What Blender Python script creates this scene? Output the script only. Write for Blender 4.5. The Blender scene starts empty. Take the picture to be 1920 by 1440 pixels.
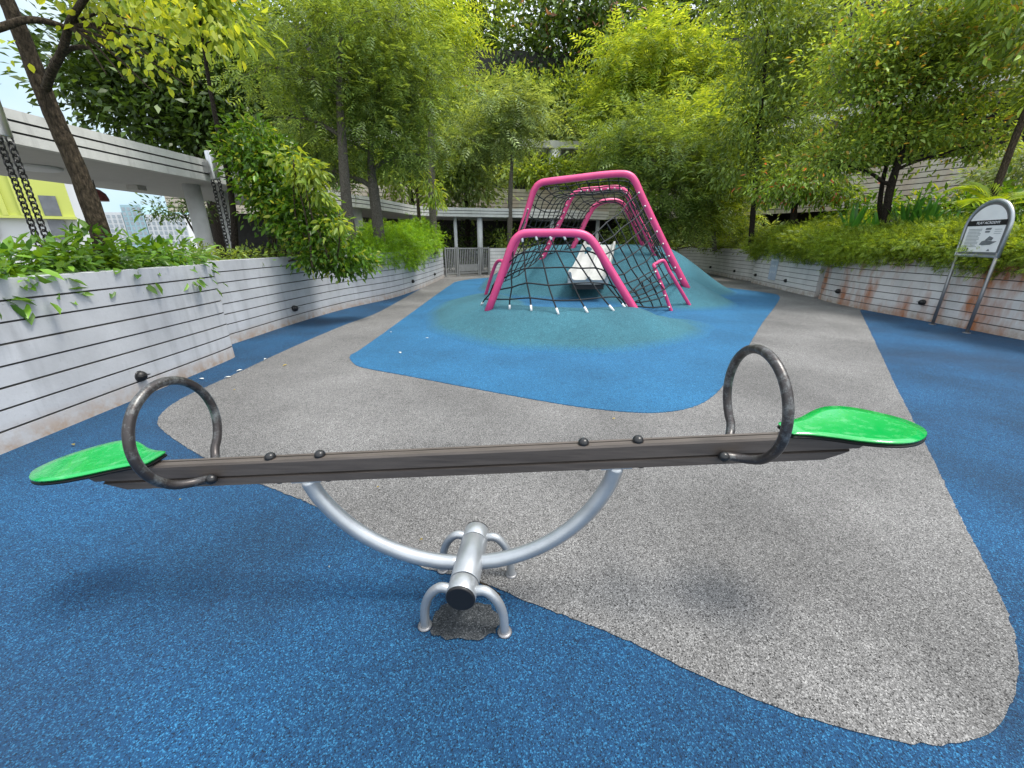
import bpy, math, random
import numpy as np
from mathutils import Vector, Matrix
from mathutils.geometry import tessellate_polygon
R = math.radians
C = bpy.context.scene.collection
SC = bpy.context.scene
rng = np.random.default_rng(7)
random.seed(7)

# ---------------------------------------------------------------- camera, sky, sun, exposure
CAM_H, FPX, PITCH = 1.4, 740.0, math.atan(265 / 740)
cam = bpy.data.cameras.new('camera'); camo = bpy.data.objects.new('camera', cam); C.objects.link(camo)
camo.location = (0, 0, CAM_H); camo.rotation_euler = (math.pi / 2 - PITCH, 0, 0)
cam.sensor_width = 36; cam.lens = FPX / 1920 * 36; cam.clip_start = .05; cam.clip_end = 3000
SC.camera = camo
SUN_EL, SUN_AZ = R(68), R(98)          # azimuth measured from +Y (beyond the playground) towards +X
w = bpy.data.worlds.new('World'); SC.world = w; w.use_nodes = True
nt = w.node_tree; bg = nt.nodes['Background']
sky = nt.nodes.new('ShaderNodeTexSky'); sky.sky_type = 'NISHITA'; sky.sun_disc = False
sky.sun_elevation = SUN_EL; sky.sun_rotation = SUN_AZ; sky.dust_density = 3; sky.air_density = 1.2
tc = nt.nodes.new('ShaderNodeTexCoord'); nz = nt.nodes.new('ShaderNodeTexNoise'); nz.inputs['Scale'].default_value = 2.2; nz.inputs['Detail'].default_value = 6
nt.links.new(tc.outputs['Generated'], nz.inputs['Vector'])
rp = nt.nodes.new('ShaderNodeValToRGB'); rp.color_ramp.elements[0].position = .38; rp.color_ramp.elements[1].position = .62
rp.color_ramp.elements[0].color = (.35, .35, .35, 1); rp.color_ramp.elements[1].color = (.9, .9, .9, 1)
nt.links.new(nz.outputs['Fac'], rp.inputs[0])
mx = nt.nodes.new('ShaderNodeMix'); mx.data_type = 'RGBA'; mx.inputs[7].default_value = (8.2, 8.7, 9.0, 1)
nt.links.new(rp.outputs[0], mx.inputs[0]); nt.links.new(sky.outputs[0], mx.inputs[6]); nt.links.new(mx.outputs[2], bg.inputs[0])
vm = nt.nodes.new('ShaderNodeVectorMath'); vm.operation = 'DOT_PRODUCT'; vm.inputs[1].default_value = Vector((-.78, .55, .30)).normalized()
nt.links.new(tc.outputs['Generated'], vm.inputs[0])
r2 = nt.nodes.new('ShaderNodeValToRGB'); r2.color_ramp.elements[0].position = .78; r2.color_ramp.elements[0].color = (0, 0, 0, 1); r2.color_ramp.elements[1].position = .93; r2.color_ramp.elements[1].color = (.9, .9, .9, 1)
nt.links.new(vm.outputs['Value'], r2.inputs[0])
nz2 = nt.nodes.new('ShaderNodeTexNoise'); nz2.inputs['Scale'].default_value = 3.5; nz2.inputs['Detail'].default_value = 6; nt.links.new(tc.outputs['Generated'], nz2.inputs['Vector'])
r3 = nt.nodes.new('ShaderNodeValToRGB'); r3.color_ramp.elements[0].position = .35; r3.color_ramp.elements[0].color = (2.1, 3.3, 4.1, 1); r3.color_ramp.elements[1].position = .7; r3.color_ramp.elements[1].color = (3.8, 4.3, 4.6, 1)
nt.links.new(nz2.outputs['Fac'], r3.inputs[0])
m2 = nt.nodes.new('ShaderNodeMix'); m2.data_type = 'RGBA'; nt.links.new(r2.outputs[0], m2.inputs[0]); nt.links.new(mx.outputs[2], m2.inputs[6]); nt.links.new(r3.outputs[0], m2.inputs[7]); nt.links.new(m2.outputs[2], bg.inputs[0])
bg.inputs[1].default_value = .15
sl = bpy.data.lights.new('sun', 'SUN'); sl.energy = 2.3; sl.angle = R(15); sl.color = (1, .96, .88)
slo = bpy.data.objects.new('sun', sl); C.objects.link(slo)
sd = Vector((math.sin(SUN_AZ) * math.cos(SUN_EL), math.cos(SUN_AZ) * math.cos(SUN_EL), math.sin(SUN_EL)))
slo.rotation_euler = sd.to_track_quat('Z', 'Y').to_euler(); slo.location = sd * 60
SC.view_settings.view_transform = 'Standard'; SC.view_settings.look = 'None'
SC.view_settings.exposure = 0.72; SC.view_settings.gamma = 1
SC.render.engine = 'CYCLES'
SC.cycles.max_bounces = 8; SC.cycles.diffuse_bounces = 4; SC.cycles.transmission_bounces = 4
SC.cycles.use_denoising = True

# ---------------------------------------------------------------- measuring helpers (survey of the place)
def ray(x, y):
    a = (x - 960) / FPX; b = (720 - y) / FPX; c = math.cos(PITCH); s = math.sin(PITCH)
    return (a, c + b * s, -s + b * c)
def gp(x, y, z=0.0):
    r = ray(x, y); t = (z - CAM_H) / r[2]; return Vector((r[0] * t, r[1] * t, z))
def at(x, y, Y):
    r = ray(x, y); t = Y / r[1]; return Vector((r[0] * t, Y, CAM_H + r[2] * t))
def mpp(Y): return Y * 1.04 / FPX      # metres per photo pixel at distance Y

# ---------------------------------------------------------------- materials
def newmat(name):
    m = bpy.data.materials.new(name); m.use_nodes = True
    return m, m.node_tree, m.node_tree.nodes['Principled BSDF']
def N(t, typ, **k):
    n = t.nodes.new(typ)
    for a, b in k.items():
        if a in ('data_type', 'operation', 'blend_type', 'feature', 'noise_dimensions'): setattr(n, a, b)
        else: n.inputs[a].default_value = b
    return n
def ramp(t, stops, src=None, interp='LINEAR'):
    n = t.nodes.new('ShaderNodeValToRGB'); cr = n.color_ramp; cr.interpolation = interp
    while len(cr.elements) < len(stops): cr.elements.new(.5)
    for e, (p, c) in zip(cr.elements, stops):
        e.position = p; e.color = (c[0], c[1], c[2], 1) if len(c) > 2 else (c[0],) * 3 + (1,)
    if src is not None: t.links.new(src, n.inputs[0])
    return n
def objco(t, scale=(1, 1, 1)):
    c = t.nodes.new('ShaderNodeTexCoord'); m = t.nodes.new('ShaderNodeMapping'); m.inputs['Scale'].default_value = scale
    g = t.nodes.new('ShaderNodeNewGeometry')
    t.links.new(g.outputs['Position'], m.inputs['Vector']); return m.outputs[0]
def mixc(t, fac, a, b, blend='MIX'):
    n = t.nodes.new('ShaderNodeMix'); n.data_type = 'RGBA'; n.blend_type = blend
    for i, v in ((0, fac), (6, a), (7, b)):
        if hasattr(v, 'links') or hasattr(v, 'is_linked'): t.links.new(v, n.inputs[i])
        elif i == 0: n.inputs[0].default_value = v
        else: n.inputs[i].default_value = (*v, 1)
    return n.outputs[2]
def bump(t, b, h, strength, dist):
    n = t.nodes.new('ShaderNodeBump'); n.inputs['Strength'].default_value = strength; n.inputs['Distance'].default_value = dist
    t.links.new(h, n.inputs['Height']); t.links.new(n.outputs[0], b.inputs['Normal'])

def plain(name, col, rough=.5, metal=0, spec=.5, var=.12, scale=6, bmp=0):
    m, t, b = newmat(name); v = objco(t)
    n = N(t, 'ShaderNodeTexNoise', Scale=scale, Detail=5.0); t.links.new(v, n.inputs['Vector'])
    r = ramp(t, [(.3, tuple(c * (1 - var) for c in col)), (.7, tuple(min(1, c * (1 + var)) for c in col))], n.outputs[0])
    t.links.new(r.outputs[0], b.inputs['Base Color'])
    b.inputs['Roughness'].default_value = rough; b.inputs['Metallic'].default_value = metal
    b.inputs['Specular IOR Level'].default_value = spec
    if bmp: bump(t, b, n.outputs[0], .5, bmp)
    return m

def granule(name, dark, mid, light, scale=250, wear=(.8, 1.15), fr=(.3, .75), patch=None):
    m, t, b = newmat(name); v = objco(t)
    vo = N(t, 'ShaderNodeTexVoronoi', Scale=scale); t.links.new(v, vo.inputs['Vector'])
    sep = t.nodes.new('ShaderNodeSeparateColor'); t.links.new(vo.outputs['Color'], sep.inputs[0])
    r = ramp(t, [(0, dark), (fr[0], mid), (fr[1], mid), (1, light)], sep.outputs[0])
    n1 = N(t, 'ShaderNodeTexNoise', Scale=.9, Detail=4.0); t.links.new(v, n1.inputs['Vector'])
    n2 = N(t, 'ShaderNodeTexNoise', Scale=14.0, Detail=5.0, Roughness=.7); t.links.new(v, n2.inputs['Vector'])
    w1 = ramp(t, [(.35, (wear[0],)), (.65, (wear[1],))], n1.outputs[0])
    w2 = ramp(t, [(.3, (.86,)), (.7, (1.1,))], n2.outputs[0])
    c = mixc(t, 1.0, r.outputs[0], w1.outputs[0], 'MULTIPLY'); c = mixc(t, 1.0, c, w2.outputs[0], 'MULTIPLY')
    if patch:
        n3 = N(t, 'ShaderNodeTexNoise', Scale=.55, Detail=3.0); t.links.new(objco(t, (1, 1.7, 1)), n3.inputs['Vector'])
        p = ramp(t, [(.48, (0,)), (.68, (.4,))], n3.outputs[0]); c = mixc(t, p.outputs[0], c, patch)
    t.links.new(c, b.inputs['Base Color'])
    b.inputs['Roughness'].default_value = .8; b.inputs['Specular IOR Level'].default_value = .25
    b.inputs['Sheen Weight'].default_value = .04; b.inputs['Sheen Roughness'].default_value = .5
    bump(t, b, vo.outputs['Distance'], .8, .004)
    return m

def concrete(name, base, stain=(.16, .12, .08), rust=0.0, zdirt=True, streak=.5):
    m, t, b = newmat(name); v = objco(t)
    n = N(t, 'ShaderNodeTexNoise', Scale=1.8, Detail=8.0, Roughness=.65); t.links.new(v, n.inputs['Vector'])
    r = ramp(t, [(.3, tuple(c * .78 for c in base)), (.62, base), (.8, tuple(min(.9, c * 1.12) for c in base))], n.outputs[0])
    vs = objco(t, (7, 7, .7)); n2 = N(t, 'ShaderNodeTexNoise', Scale=1.0, Detail=5.0, Roughness=.6); t.links.new(vs, n2.inputs['Vector'])
    s = ramp(t, [(.52, (0,)), (.72, (streak,))], n2.outputs[0])
    c = mixc(t, s.outputs[0], r.outputs[0], tuple(x * .6 for x in base))
    g = t.nodes.new('ShaderNodeNewGeometry'); sp = t.nodes.new('ShaderNodeSeparateXYZ'); t.links.new(g.outputs['Position'], sp.inputs[0])
    if zdirt:
        mr = N(t, 'ShaderNodeMapRange'); mr.inputs[1].default_value = .02; mr.inputs[2].default_value = .2; mr.inputs[3].default_value = 1; mr.inputs[4].default_value = 0
        t.links.new(sp.outputs['Z'], mr.inputs[0])
        n3 = N(t, 'ShaderNodeTexNoise', Scale=7.0, Detail=6.0, Roughness=.7); t.links.new(v, n3.inputs['Vector'])
        mu = t.nodes.new('ShaderNodeMath'); mu.operation = 'MULTIPLY'; t.links.new(mr.outputs[0], mu.inputs[0])
        q = ramp(t, [(.35, (.15,)), (.6, (.95,))], n3.outputs[0]); t.links.new(q.outputs[0], mu.inputs[1])
        c = mixc(t, mu.outputs[0], c, (.33, .25, .19))
    if rust:
        n4 = N(t, 'ShaderNodeTexNoise', Scale=1.0, Detail=6.0, Roughness=.62); t.links.new(objco(t, (1.6, 1.6, .55)), n4.inputs['Vector'])
        q = ramp(t, [(.44, (0,)), (.6, (rust,))], n4.outputs[0]); c = mixc(t, q.outputs[0], c, (.36, .13, .05))
    n5 = N(t, 'ShaderNodeTexNoise', Scale=45.0, Detail=3.0); t.links.new(v, n5.inputs['Vector'])
    q = ramp(t, [(.62, (0,)), (.75, (.35,))], n5.outputs[0]); c = mixc(t, q.outputs[0], c, tuple(x * .55 for x in base))
    t.links.new(c, b.inputs['Base Color']); b.inputs['Roughness'].default_value = .8; b.inputs['Specular IOR Level'].default_value = .3
    bump(t, b, n5.outputs[0], .25, .004)
    return m

def leafmat(name, c1, c2, tint=None, trans=.46, rough=.45, accent=None):
    """c1..c2: leaf colours picked leaf by leaf; accent = (colour, share)"""
    m, t, b = newmat(name); g = t.nodes.new('ShaderNodeNewGeometry')
    stops = [(0, c1), (.85, c2), (1, tuple(min(1, x * 1.5) for x in c2))]
    r = ramp(t, stops, g.outputs['Random Per Island'])
    n = N(t, 'ShaderNodeTexNoise', Scale=1.1, Detail=3.0); t.links.new(objco(t), n.inputs['Vector'])
    q = ramp(t, [(.35, (.72,)), (.65, (1.25,))], n.outputs[0])
    c = mixc(t, 1.0, r.outputs[0], q.outputs[0], 'MULTIPLY')
    if accent:
        wn = t.nodes.new('ShaderNodeTexWhiteNoise'); wn.noise_dimensions = '1D'; t.links.new(g.outputs['Random Per Island'], wn.inputs['W'])
        q = ramp(t, [(1 - accent[1], (0,)), (min(1, 1 - accent[1] + .01), (1,))], wn.outputs[0], 'LINEAR'); c = mixc(t, q.outputs[0], c, accent[0])
    t.links.new(c, b.inputs['Base Color']); b.inputs['Roughness'].default_value = rough; b.inputs['Specular IOR Level'].default_value = .4
    tr = t.nodes.new('ShaderNodeBsdfTranslucent'); tcx = mixc(t, 1.0, c, tint or (1.9, 1.55, .55), 'MULTIPLY'); t.links.new(tcx, tr.inputs[0])
    ms = t.nodes.new('ShaderNodeMixShader'); ms.inputs[0].default_value = trans
    t.links.new(b.outputs[0], ms.inputs[1]); t.links.new(tr.outputs[0], ms.inputs[2])
    t.links.new(ms.outputs[0], t.nodes['Material Output'].inputs[0])
    return m

def bark(name, c1, c2, scale=1.0):
    m, t, b = newmat(name)
    v = objco(t, (26 * scale, 26 * scale, 8 * scale)); n = N(t, 'ShaderNodeTexVoronoi', Scale=1.6); t.links.new(v, n.inputs['Vector'])
    n2 = N(t, 'ShaderNodeTexNoise', Scale=2.5, Detail=7.0, Roughness=.7); t.links.new(v, n2.inputs['Vector'])
    r = ramp(t, [(.3, c1), (.7, c2)], n2.outputs[0])
    q = ramp(t, [(.0, (1,)), (.35, (.75,)), (.8, (.45,))], n.outputs['Distance']); c = mixc(t, 1.0, r.outputs[0], q.outputs[0], 'MULTIPLY')
    t.links.new(c, b.inputs['Base Color']); b.inputs['Roughness'].default_value = .9; b.inputs['Specular IOR Level'].default_value = .2
    ad = t.nodes.new('ShaderNodeMath'); ad.operation = 'SUBTRACT'; t.links.new(n2.outputs[0], ad.inputs[0]); t.links.new(n.outputs['Distance'], ad.inputs[1])
    bump(t, b, ad.outputs[0], 1.0, .04)
    return m

M = {}
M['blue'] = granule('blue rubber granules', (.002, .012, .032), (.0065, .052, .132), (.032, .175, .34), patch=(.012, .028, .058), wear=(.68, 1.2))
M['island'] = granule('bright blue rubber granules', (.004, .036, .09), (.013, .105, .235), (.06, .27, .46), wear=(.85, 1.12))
M['grey'] = granule('grey rubber granules', (.014, .0135, .0135), (.16, .157, .156), (.36, .355, .35), wear=(.72, 1.12), fr=(.34, .7))
M['teal'] = granule('teal rubber granules', (.01, .048, .07), (.028, .125, .168), (.09, .27, .34), wear=(.85, 1.12))
M['patch'] = granule('worn rubber', (.006, .01, .014), (.04, .045, .05), (.12, .13, .14))
M['wall'] = concrete('pale concrete boards', (.47, .485, .515), streak=.55)
M['wallfar'] = concrete('weathered concrete boards', (.68, .67, .665), streak=.35)
M['rustwall'] = concrete('rust stained concrete boards', (.60, .585, .58), rust=.95, streak=.4)
M['canopy'] = concrete('weathered white fascia', (.62, .62, .6), zdirt=False, streak=.75)
M['parapet'] = concrete('cream parapet boards', (.62, .58, .5), zdirt=False, rust=.25, streak=.4)
M['joint'] = plain('grimy shaded joint', (.13, .127, .122), .95, var=.3)  # shade inside the board grooves put into the colour, with joint grime
M['soffit'] = plain('grey soffit paint', (.46, .45, .43), .8, var=.04)
M['column'] = plain('white column paint', (.6, .61, .62), .7, var=.08)
M['galv'] = plain('galvanised steel', (.42, .44, .46), .38, .65, var=.14, scale=9, bmp=.0006)
M['steel'] = plain('brushed steel', (.5, .5, .5), .3, .9, var=.1)
M['dsteel'] = plain('grey steel tube', (.22, .22, .23), .4, .6, var=.1)
M['black'] = plain('black rubber', (.008, .008, .009), .45, var=.1)
M['bplastic'] = plain('black plastic', (.014, .014, .015), .3, var=.1)
M['rope'] = plain('dark rope', (.006, .009, .013), .8, var=.2)
M['white'] = plain('white plastic', (.75, .75, .75), .45, var=.05)
M['slide'] = plain('pale slide plastic', (.5, .51, .5), .35, var=.08, scale=3)
M['pink'] = plain('pink powder coat', (.64, .06, .2), .38, var=.1, scale=4)
M['gate'] = plain('grey gate paint', (.27, .27, .27), .5, .2, var=.12)
M['soil'] = plain('planter soil', (.05, .035, .022), .95, var=.4, scale=12, bmp=.02)
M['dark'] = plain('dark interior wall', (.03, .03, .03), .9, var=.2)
M['slab'] = concrete('white slab', (.6, .6, .58), zdirt=False)
M['maroon'] = plain('maroon enamel', (.16, .04, .04), .4)
M['yellow'] = plain('yellow green facade paint', (.5, .55, .13), .8, var=.05, scale=.3)
M['facade'] = plain('white facade paint', (.6, .61, .63), .8, var=.04, scale=.3)
M['aqua'] = plain('pale aqua facade paint', (.34, .5, .56), .8, var=.04, scale=.3)
M['pane'] = plain('dark window', (.12, .13, .15), .2, var=.2, scale=2)
M['palepane'] = plain('far window', (.32, .36, .4), .3, var=.2, scale=.5)
M['land'] = plain('far land', (.16, .17, .15), .95, var=.3, scale=.05)
M['paving'] = plain('walkway paving', (.3, .29, .28), .8, var=.15, scale=3)
# weathered recycled-plastic plank
def plank():
    m, t, b = newmat('dark weathered plank')
    v = objco(t, (3, 60, 60)); n = N(t, 'ShaderNodeTexNoise', Scale=1.0, Detail=7.0, Roughness=.65); t.links.new(v, n.inputs['Vector'])
    r = ramp(t, [(.25, (.05, .04, .034)), (.75, (.115, .095, .082))], n.outputs[0]); t.links.new(r.outputs[0], b.inputs['Base Color'])
    b.inputs['Roughness'].default_value = .5; bump(t, b, n.outputs[0], .4, .002); return m
M['plank'] = plank()
def green():
    m, t, b = newmat('glossy green seat coating'); v = objco(t)
    n = N(t, 'ShaderNodeTexNoise', Scale=22.0, Detail=6.0, Roughness=.7); t.links.new(v, n.inputs['Vector'])
    c = mixc(t, ramp(t, [(.55, (0,)), (.72, (.45,))], n.outputs[0]).outputs[0], (.0, .33, .06), (.2, .48, .25))
    t.links.new(c, b.inputs['Base Color']); b.inputs['Roughness'].default_value = .17; b.inputs['Coat Weight'].default_value = .5
    t.links.new(ramp(t, [(.4, (.12,)), (.7, (.42,))], n.outputs[0]).outputs[0], b.inputs['Roughness']); bump(t, b, n.outputs[0], .1, .002); return m
M['green'] = green()
def ringmat():
    m, t, b = newmat('worn handle tube'); v = objco(t)
    n = N(t, 'ShaderNodeTexNoise', Scale=13.0, Detail=9.0, Roughness=.8); t.links.new(v, n.inputs['Vector'])
    f = ramp(t, [(.5, (0,)), (.8, (1,))], n.outputs[0])
    t.links.new(mixc(t, f.outputs[0], (.06, .053, .052), (.36, .39, .39)), b.inputs['Base Color'])
    b.inputs['Metallic'].default_value = .55; b.inputs['Roughness'].default_value = .38; return m
M['ring'] = ringmat()

M['L_fern'] = leafmat('bright fern hedge leaf', (0.0926, 0.218, 0.0143), (0.269, 0.465, 0.0298))
M['L_fernR'] = leafmat('olive fern hedge leaf', (0.0872, 0.159, 0.0159), (0.261, 0.357, 0.0398))
M['L_feather'] = leafmat('feathery leaf', (0.0791, 0.144, 0.0315), (0.212, 0.308, 0.0732), trans=.45)
M['L_lime'] = leafmat('lime leaf', (0.124, 0.227, 0.0309), (0.314, 0.408, 0.0619), trans=.5)
M['L_yellow'] = leafmat('yellow green broad leaf', (.20, .30, .03), (.40, .47, .05), trans=.5, accent=((.5, .36, .08), .03))
M['L_broad'] = leafmat('glossy broad leaf', (0.0381, 0.098, 0.0109), (0.109, 0.229, 0.0218), rough=.3, accent=((.3, .36, .05), .12))
M['L_ground'] = leafmat('ground cover leaf', (0.0403, 0.121, 0.0121), (0.131, 0.262, 0.0252), rough=.32, trans=.3)
M['L_dark'] = leafmat('dark evergreen leaf', (0.0218, 0.0489, 0.00868), (0.0652, 0.12, 0.0162), trans=.3, rough=.4)
M['L_mid'] = leafmat('mid green leaf', (0.0843, 0.151, 0.0322), (0.228, 0.323, 0.0629), trans=.4)
M['L_right'] = leafmat('right tree leaf', (0.0943, 0.176, 0.0287), (0.265, 0.374, 0.0716), trans=.42, accent=((.45, .3, .07), .05))
M['L_grey'] = leafmat('grey green leaf', (0.111, 0.175, 0.0632), (0.269, 0.364, 0.126), trans=.4)
M['L_pink'] = leafmat('dark leaf with pink shoots', (0.039, 0.078, 0.0156), (0.109, 0.187, 0.0312), trans=.3, accent=((.5, .26, .2), .05))
M['L_red'] = leafmat('leaf with red new growth', (0.0936, 0.172, 0.0312), (0.218, 0.343, 0.0468), accent=((.5, .14, .08), .07))
M['L_strap'] = leafmat('strap leaf', (0.0384, 0.144, 0.023), (0.096, 0.288, 0.0384), rough=.3, trans=.3)
M['L_palm'] = leafmat('palm leaf', (.2, .32, .02), (.34, .46, .04), rough=.35)
M['B_brown'] = bark('rough brown bark', (.035, .025, .016), (.17, .13, .085))
M['B_grey'] = bark('grey bark', (.16, .14, .115), (.40, .36, .30), 2)
M['B_dark'] = bark('dark bark', (.03, .024, .018), (.09, .07, .055), 2)
M['B_twig'] = bark('pale stem', (.10, .08, .05), (.2, .16, .1), 2)

# ---------------------------------------------------------------- object helpers
def tag(o, label=None, cat=None, group=None, kind=None):
    if label: o['label'] = label
    if cat: o['category'] = cat
    if group: o['group'] = group
    if kind: o['kind'] = kind
    return o
def empty(name, loc, label, cat, group=None):
    o = bpy.data.objects.new(name, None); C.objects.link(o); o.location = loc; o.empty_display_size = .2
    return tag(o, label, cat, group)
def linkmesh(name, me, mat, parent=None, origin=None):
    if origin is None and parent is not None:
        origin = Vector(parent.location)
        pp = parent.parent
        while pp: origin = origin + Vector(pp.location); pp = pp.parent
    if origin is not None: me.transform(Matrix.Translation(-Vector(origin)))
    o = bpy.data.objects.new(name, me); C.objects.link(o)
    if mat: me.materials.append(mat)
    if parent is not None: o.parent = parent
    elif origin is not None: o.location = origin
    return o
def np_mesh(name, V, F, smooth=False):
    me = bpy.data.meshes.new(name); V = np.asarray(V, np.float32); F = np.asarray(F, np.int32)
    k = F.shape[1]; me.vertices.add(len(V)); me.vertices.foreach_set('co', V.ravel())
    me.loops.add(F.size); me.loops.foreach_set('vertex_index', F.ravel())
    me.polygons.add(len(F)); me.polygons.foreach_set('loop_start', np.arange(0, F.size, k, dtype=np.int32))
    me.polygons.foreach_set('loop_total', np.full(len(F), k, np.int32))
    if smooth: me.polygons.foreach_set('use_smooth', np.ones(len(F), bool))
    me.update(calc_edges=True); return me
class MB:
    def __init__(s): s.v = []; s.f = []; s.sm = []; s.mi = []; s.m = 0
    def add(s, V, F, smooth=False):
        b = len(s.v); s.v += [tuple(p) for p in V]
        for f in F: s.f.append(tuple(i + b for i in f)); s.sm.append(smooth); s.mi.append(s.m)
    def box(s, c, d, rot=None):
        x, y, z = (a / 2 for a in d); V = [Vector((i * x, j * y, k * z)) for k in (-1, 1) for j in (-1, 1) for i in (-1, 1)]
        if rot is not None: V = [rot @ p for p in V]
        V = [p + Vector(c) for p in V]
        s.add(V, [(0, 2, 3, 1), (4, 5, 7, 6), (0, 1, 5, 4), (2, 6, 7, 3), (0, 4, 6, 2), (1, 3, 7, 5)])
    def tube(s, P, r, n=10, cap=True, closed=False):
        P = [Vector(p) for p in P]; m = len(P)
        rr = r if hasattr(r, '__len__') else [r] * m
        up = None; V = []
        for i in range(m):
            if closed: d = (P[(i + 1) % m] - P[i - 1]).normalized()
            else: d = (P[min(i + 1, m - 1)] - P[max(i - 1, 0)]).normalized()
            if up is None:
                up = d.orthogonal().normalized()
            else: up = (up - d * up.dot(d)).normalized()
            sd_ = d.cross(up)
            for k in range(n):
                a = 2 * math.pi * k / n; V.append(P[i] + (up * math.cos(a) + sd_ * math.sin(a)) * rr[i])
        F = []
        for i in range(m if closed else m - 1):
            j = (i + 1) % m
            for k in range(n): F.append((i * n + k, i * n + (k + 1) % n, j * n + (k + 1) % n, j * n + k))
        s.add(V, F, n > 4)
        if cap and not closed:
            b = len(s.v) - len(V); s.f.append(tuple(b + k for k in reversed(range(n)))); s.sm.append(False); s.mi.append(s.m)
            b2 = len(s.v) - n; s.f.append(tuple(b2 + k for k in range(n))); s.sm.append(False); s.mi.append(s.m)
    def lathe(s, c, prof, axis=(0, 0, 1), n=20):
        ax = Vector(axis).normalized(); u = ax.orthogonal().normalized(); w_ = ax.cross(u); V = []
        for r, h in prof:
            for k in range(n):
                a = 2 * math.pi * k / n; V.append(Vector(c) + ax * h + (u * math.cos(a) + w_ * math.sin(a)) * r)
        F = [(i * n + k, i * n + (k + 1) % n, (i + 1) * n + (k + 1) % n, (i + 1) * n + k) for i in range(len(prof) - 1) for k in range(n)]
        s.add(V, F, True); b = len(s.v) - len(V)
        s.f.append(tuple(b + k for k in reversed(range(n)))); s.sm.append(False); s.mi.append(s.m)
        b2 = len(s.v) - n; s.f.append(tuple(b2 + k for k in range(n))); s.sm.append(False); s.mi.append(s.m)
    def build(s, name, mat, parent=None, origin=None):
        me = bpy.data.meshes.new(name); me.from_pydata(s.v, [], s.f)
        me.polygons.foreach_set('use_smooth', s.sm); me.polygons.foreach_set('material_index', s.mi); me.update()
        mats = mat if isinstance(mat, list) else [mat]; o = linkmesh(name, me, mats[0], parent, origin)
        for q in mats[1:]: me.materials.append(q)
        return o
def cr(P, n=8, closed=False):
    P = [Vector(p) for p in P]; m = len(P); out = []
    rngi = range(m) if closed else range(m - 1)
    for i in rngi:
        if closed: a, b, c, d = P[i - 1], P[i], P[(i + 1) % m], P[(i + 2) % m]
        else: a, b, c, d = P[max(i - 1, 0)], P[i], P[i + 1], P[min(i + 2, m - 1)]
        for k in range(n):
            t = k / n; out.append(.5 * ((2 * b) + (c - a) * t + (2 * a - 5 * b + 4 * c - d) * t * t + (3 * b - a - 3 * c + d) * t ** 3))
    if not closed: out.append(P[-1])
    return out
def sheet(name, pts, z, mat, thick=0, rag=0):
    if rag:
        out = []; q = [Vector((p[0], p[1], 0)) for p in pts]
        for i, p in enumerate(q):
            d_ = q[(i + 1) % len(q)] - p; k = max(1, min(60, int(d_.length / (.02 if p.y < 5 else .15)))); nrm = Vector((d_.y, -d_.x, 0)).normalized()
            for j in range(k): out.append(p + d_ * (j / k) + nrm * random.gauss(0, rag))
        pts = out
    P = [Vector((p[0], p[1], z)) for p in pts]
    tri = tessellate_polygon([P]); F = []
    for t in tri:
        a, b, c = (P[i] for i in t); F.append(t if (b - a).cross(c - a).z > 0 else (t[0], t[2], t[1]))
    mb = MB(); mb.add(P, F)
    if thick:
        n = len(P); mb.add(P + [p - Vector((0, 0, thick)) for p in P], [(i, (i + 1) % n, (i + 1) % n + n, i + n) for i in range(n)])
    return mb.build(name, mat)

# ---------------------------------------------------------------- ground
sz = 900
tag(sheet('ground', [(-sz, -sz), (sz, -sz), (sz, sz), (-sz, sz)], -.06, M['land']), kind='structure')
tag(sheet('walkway', [(-11, -6), (-3.5, -6), (-3.4, 16), (-2.6, 17.2), (12, 23), (12, 25), (-11, 25)], -.02, M['paving']), kind='structure')
def cyl(px): return [gp(*p) for p in px]
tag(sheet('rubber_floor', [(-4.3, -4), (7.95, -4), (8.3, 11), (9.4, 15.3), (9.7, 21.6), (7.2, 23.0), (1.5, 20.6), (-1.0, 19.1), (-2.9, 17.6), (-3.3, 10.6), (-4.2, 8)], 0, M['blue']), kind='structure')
g1 = cr(cyl([(297, 783), (318, 762), (360, 738), (400, 720), (470, 688), (540, 655), (640, 612), (700, 590), (735, 572), (790, 541)]), 6)
g1 += [Vector(p + (0,)) for p in [(-2.88, 17.5), (-1.04, 19.02), (1.5, 20.55), (7.14, 22.9), (9.6, 21.55), (9.0, 15.1), (8.2, 10.5), (7.84, 8.85)]]
g2 = cr(cyl([(1612, 582), (1640, 640), (1675, 715), (1718, 800), (1758, 880), (1800, 968), (1840, 1045), (1872, 1110), (1898, 1180), (1908, 1245), (1900, 1310), (1872, 1360), (1825, 1388), (1765, 1399), (1690, 1392), (1600, 1372), (1500, 1342), (1400, 1305), (1300, 1262), (1204, 1215), (1113, 1176), (1034, 1146), (967, 1120), (907, 1093), (824, 1073), (781, 1060), (694, 1018), (591, 950), (480, 905), (400, 868), (335, 830), (306, 808), (295, 795)]), 4)
tag(sheet('rubber_path', g1 + g2, .004, M['grey'], rag=.0022), kind='structure')
isl = cr(cyl([(657, 668), (661, 680), (680, 690), (760, 705), (880, 728), (1000, 750), (1100, 766), (1200, 775), (1270, 771), (1320, 755), (1352, 728), (1375, 695), (1400, 655), (1430, 605), (1455, 572)]) +
         [Vector(p + (0,)) for p in [(7.45, 11.2), (7.5, 12.0), (7.0, 13.5), (5.6, 17.0), (4.0, 18.6), (1.0, 18.3), (-1.2, 17.0), (-2.05, 15.6), (-2.15, 14.0), (-2.15, 11.5), (-2.12, 8.5), (-2.1, 6.4), (-2.1, 5.3)]], 5, True)
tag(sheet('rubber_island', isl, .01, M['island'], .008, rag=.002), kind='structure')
pc = gp(868, 1172)
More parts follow.
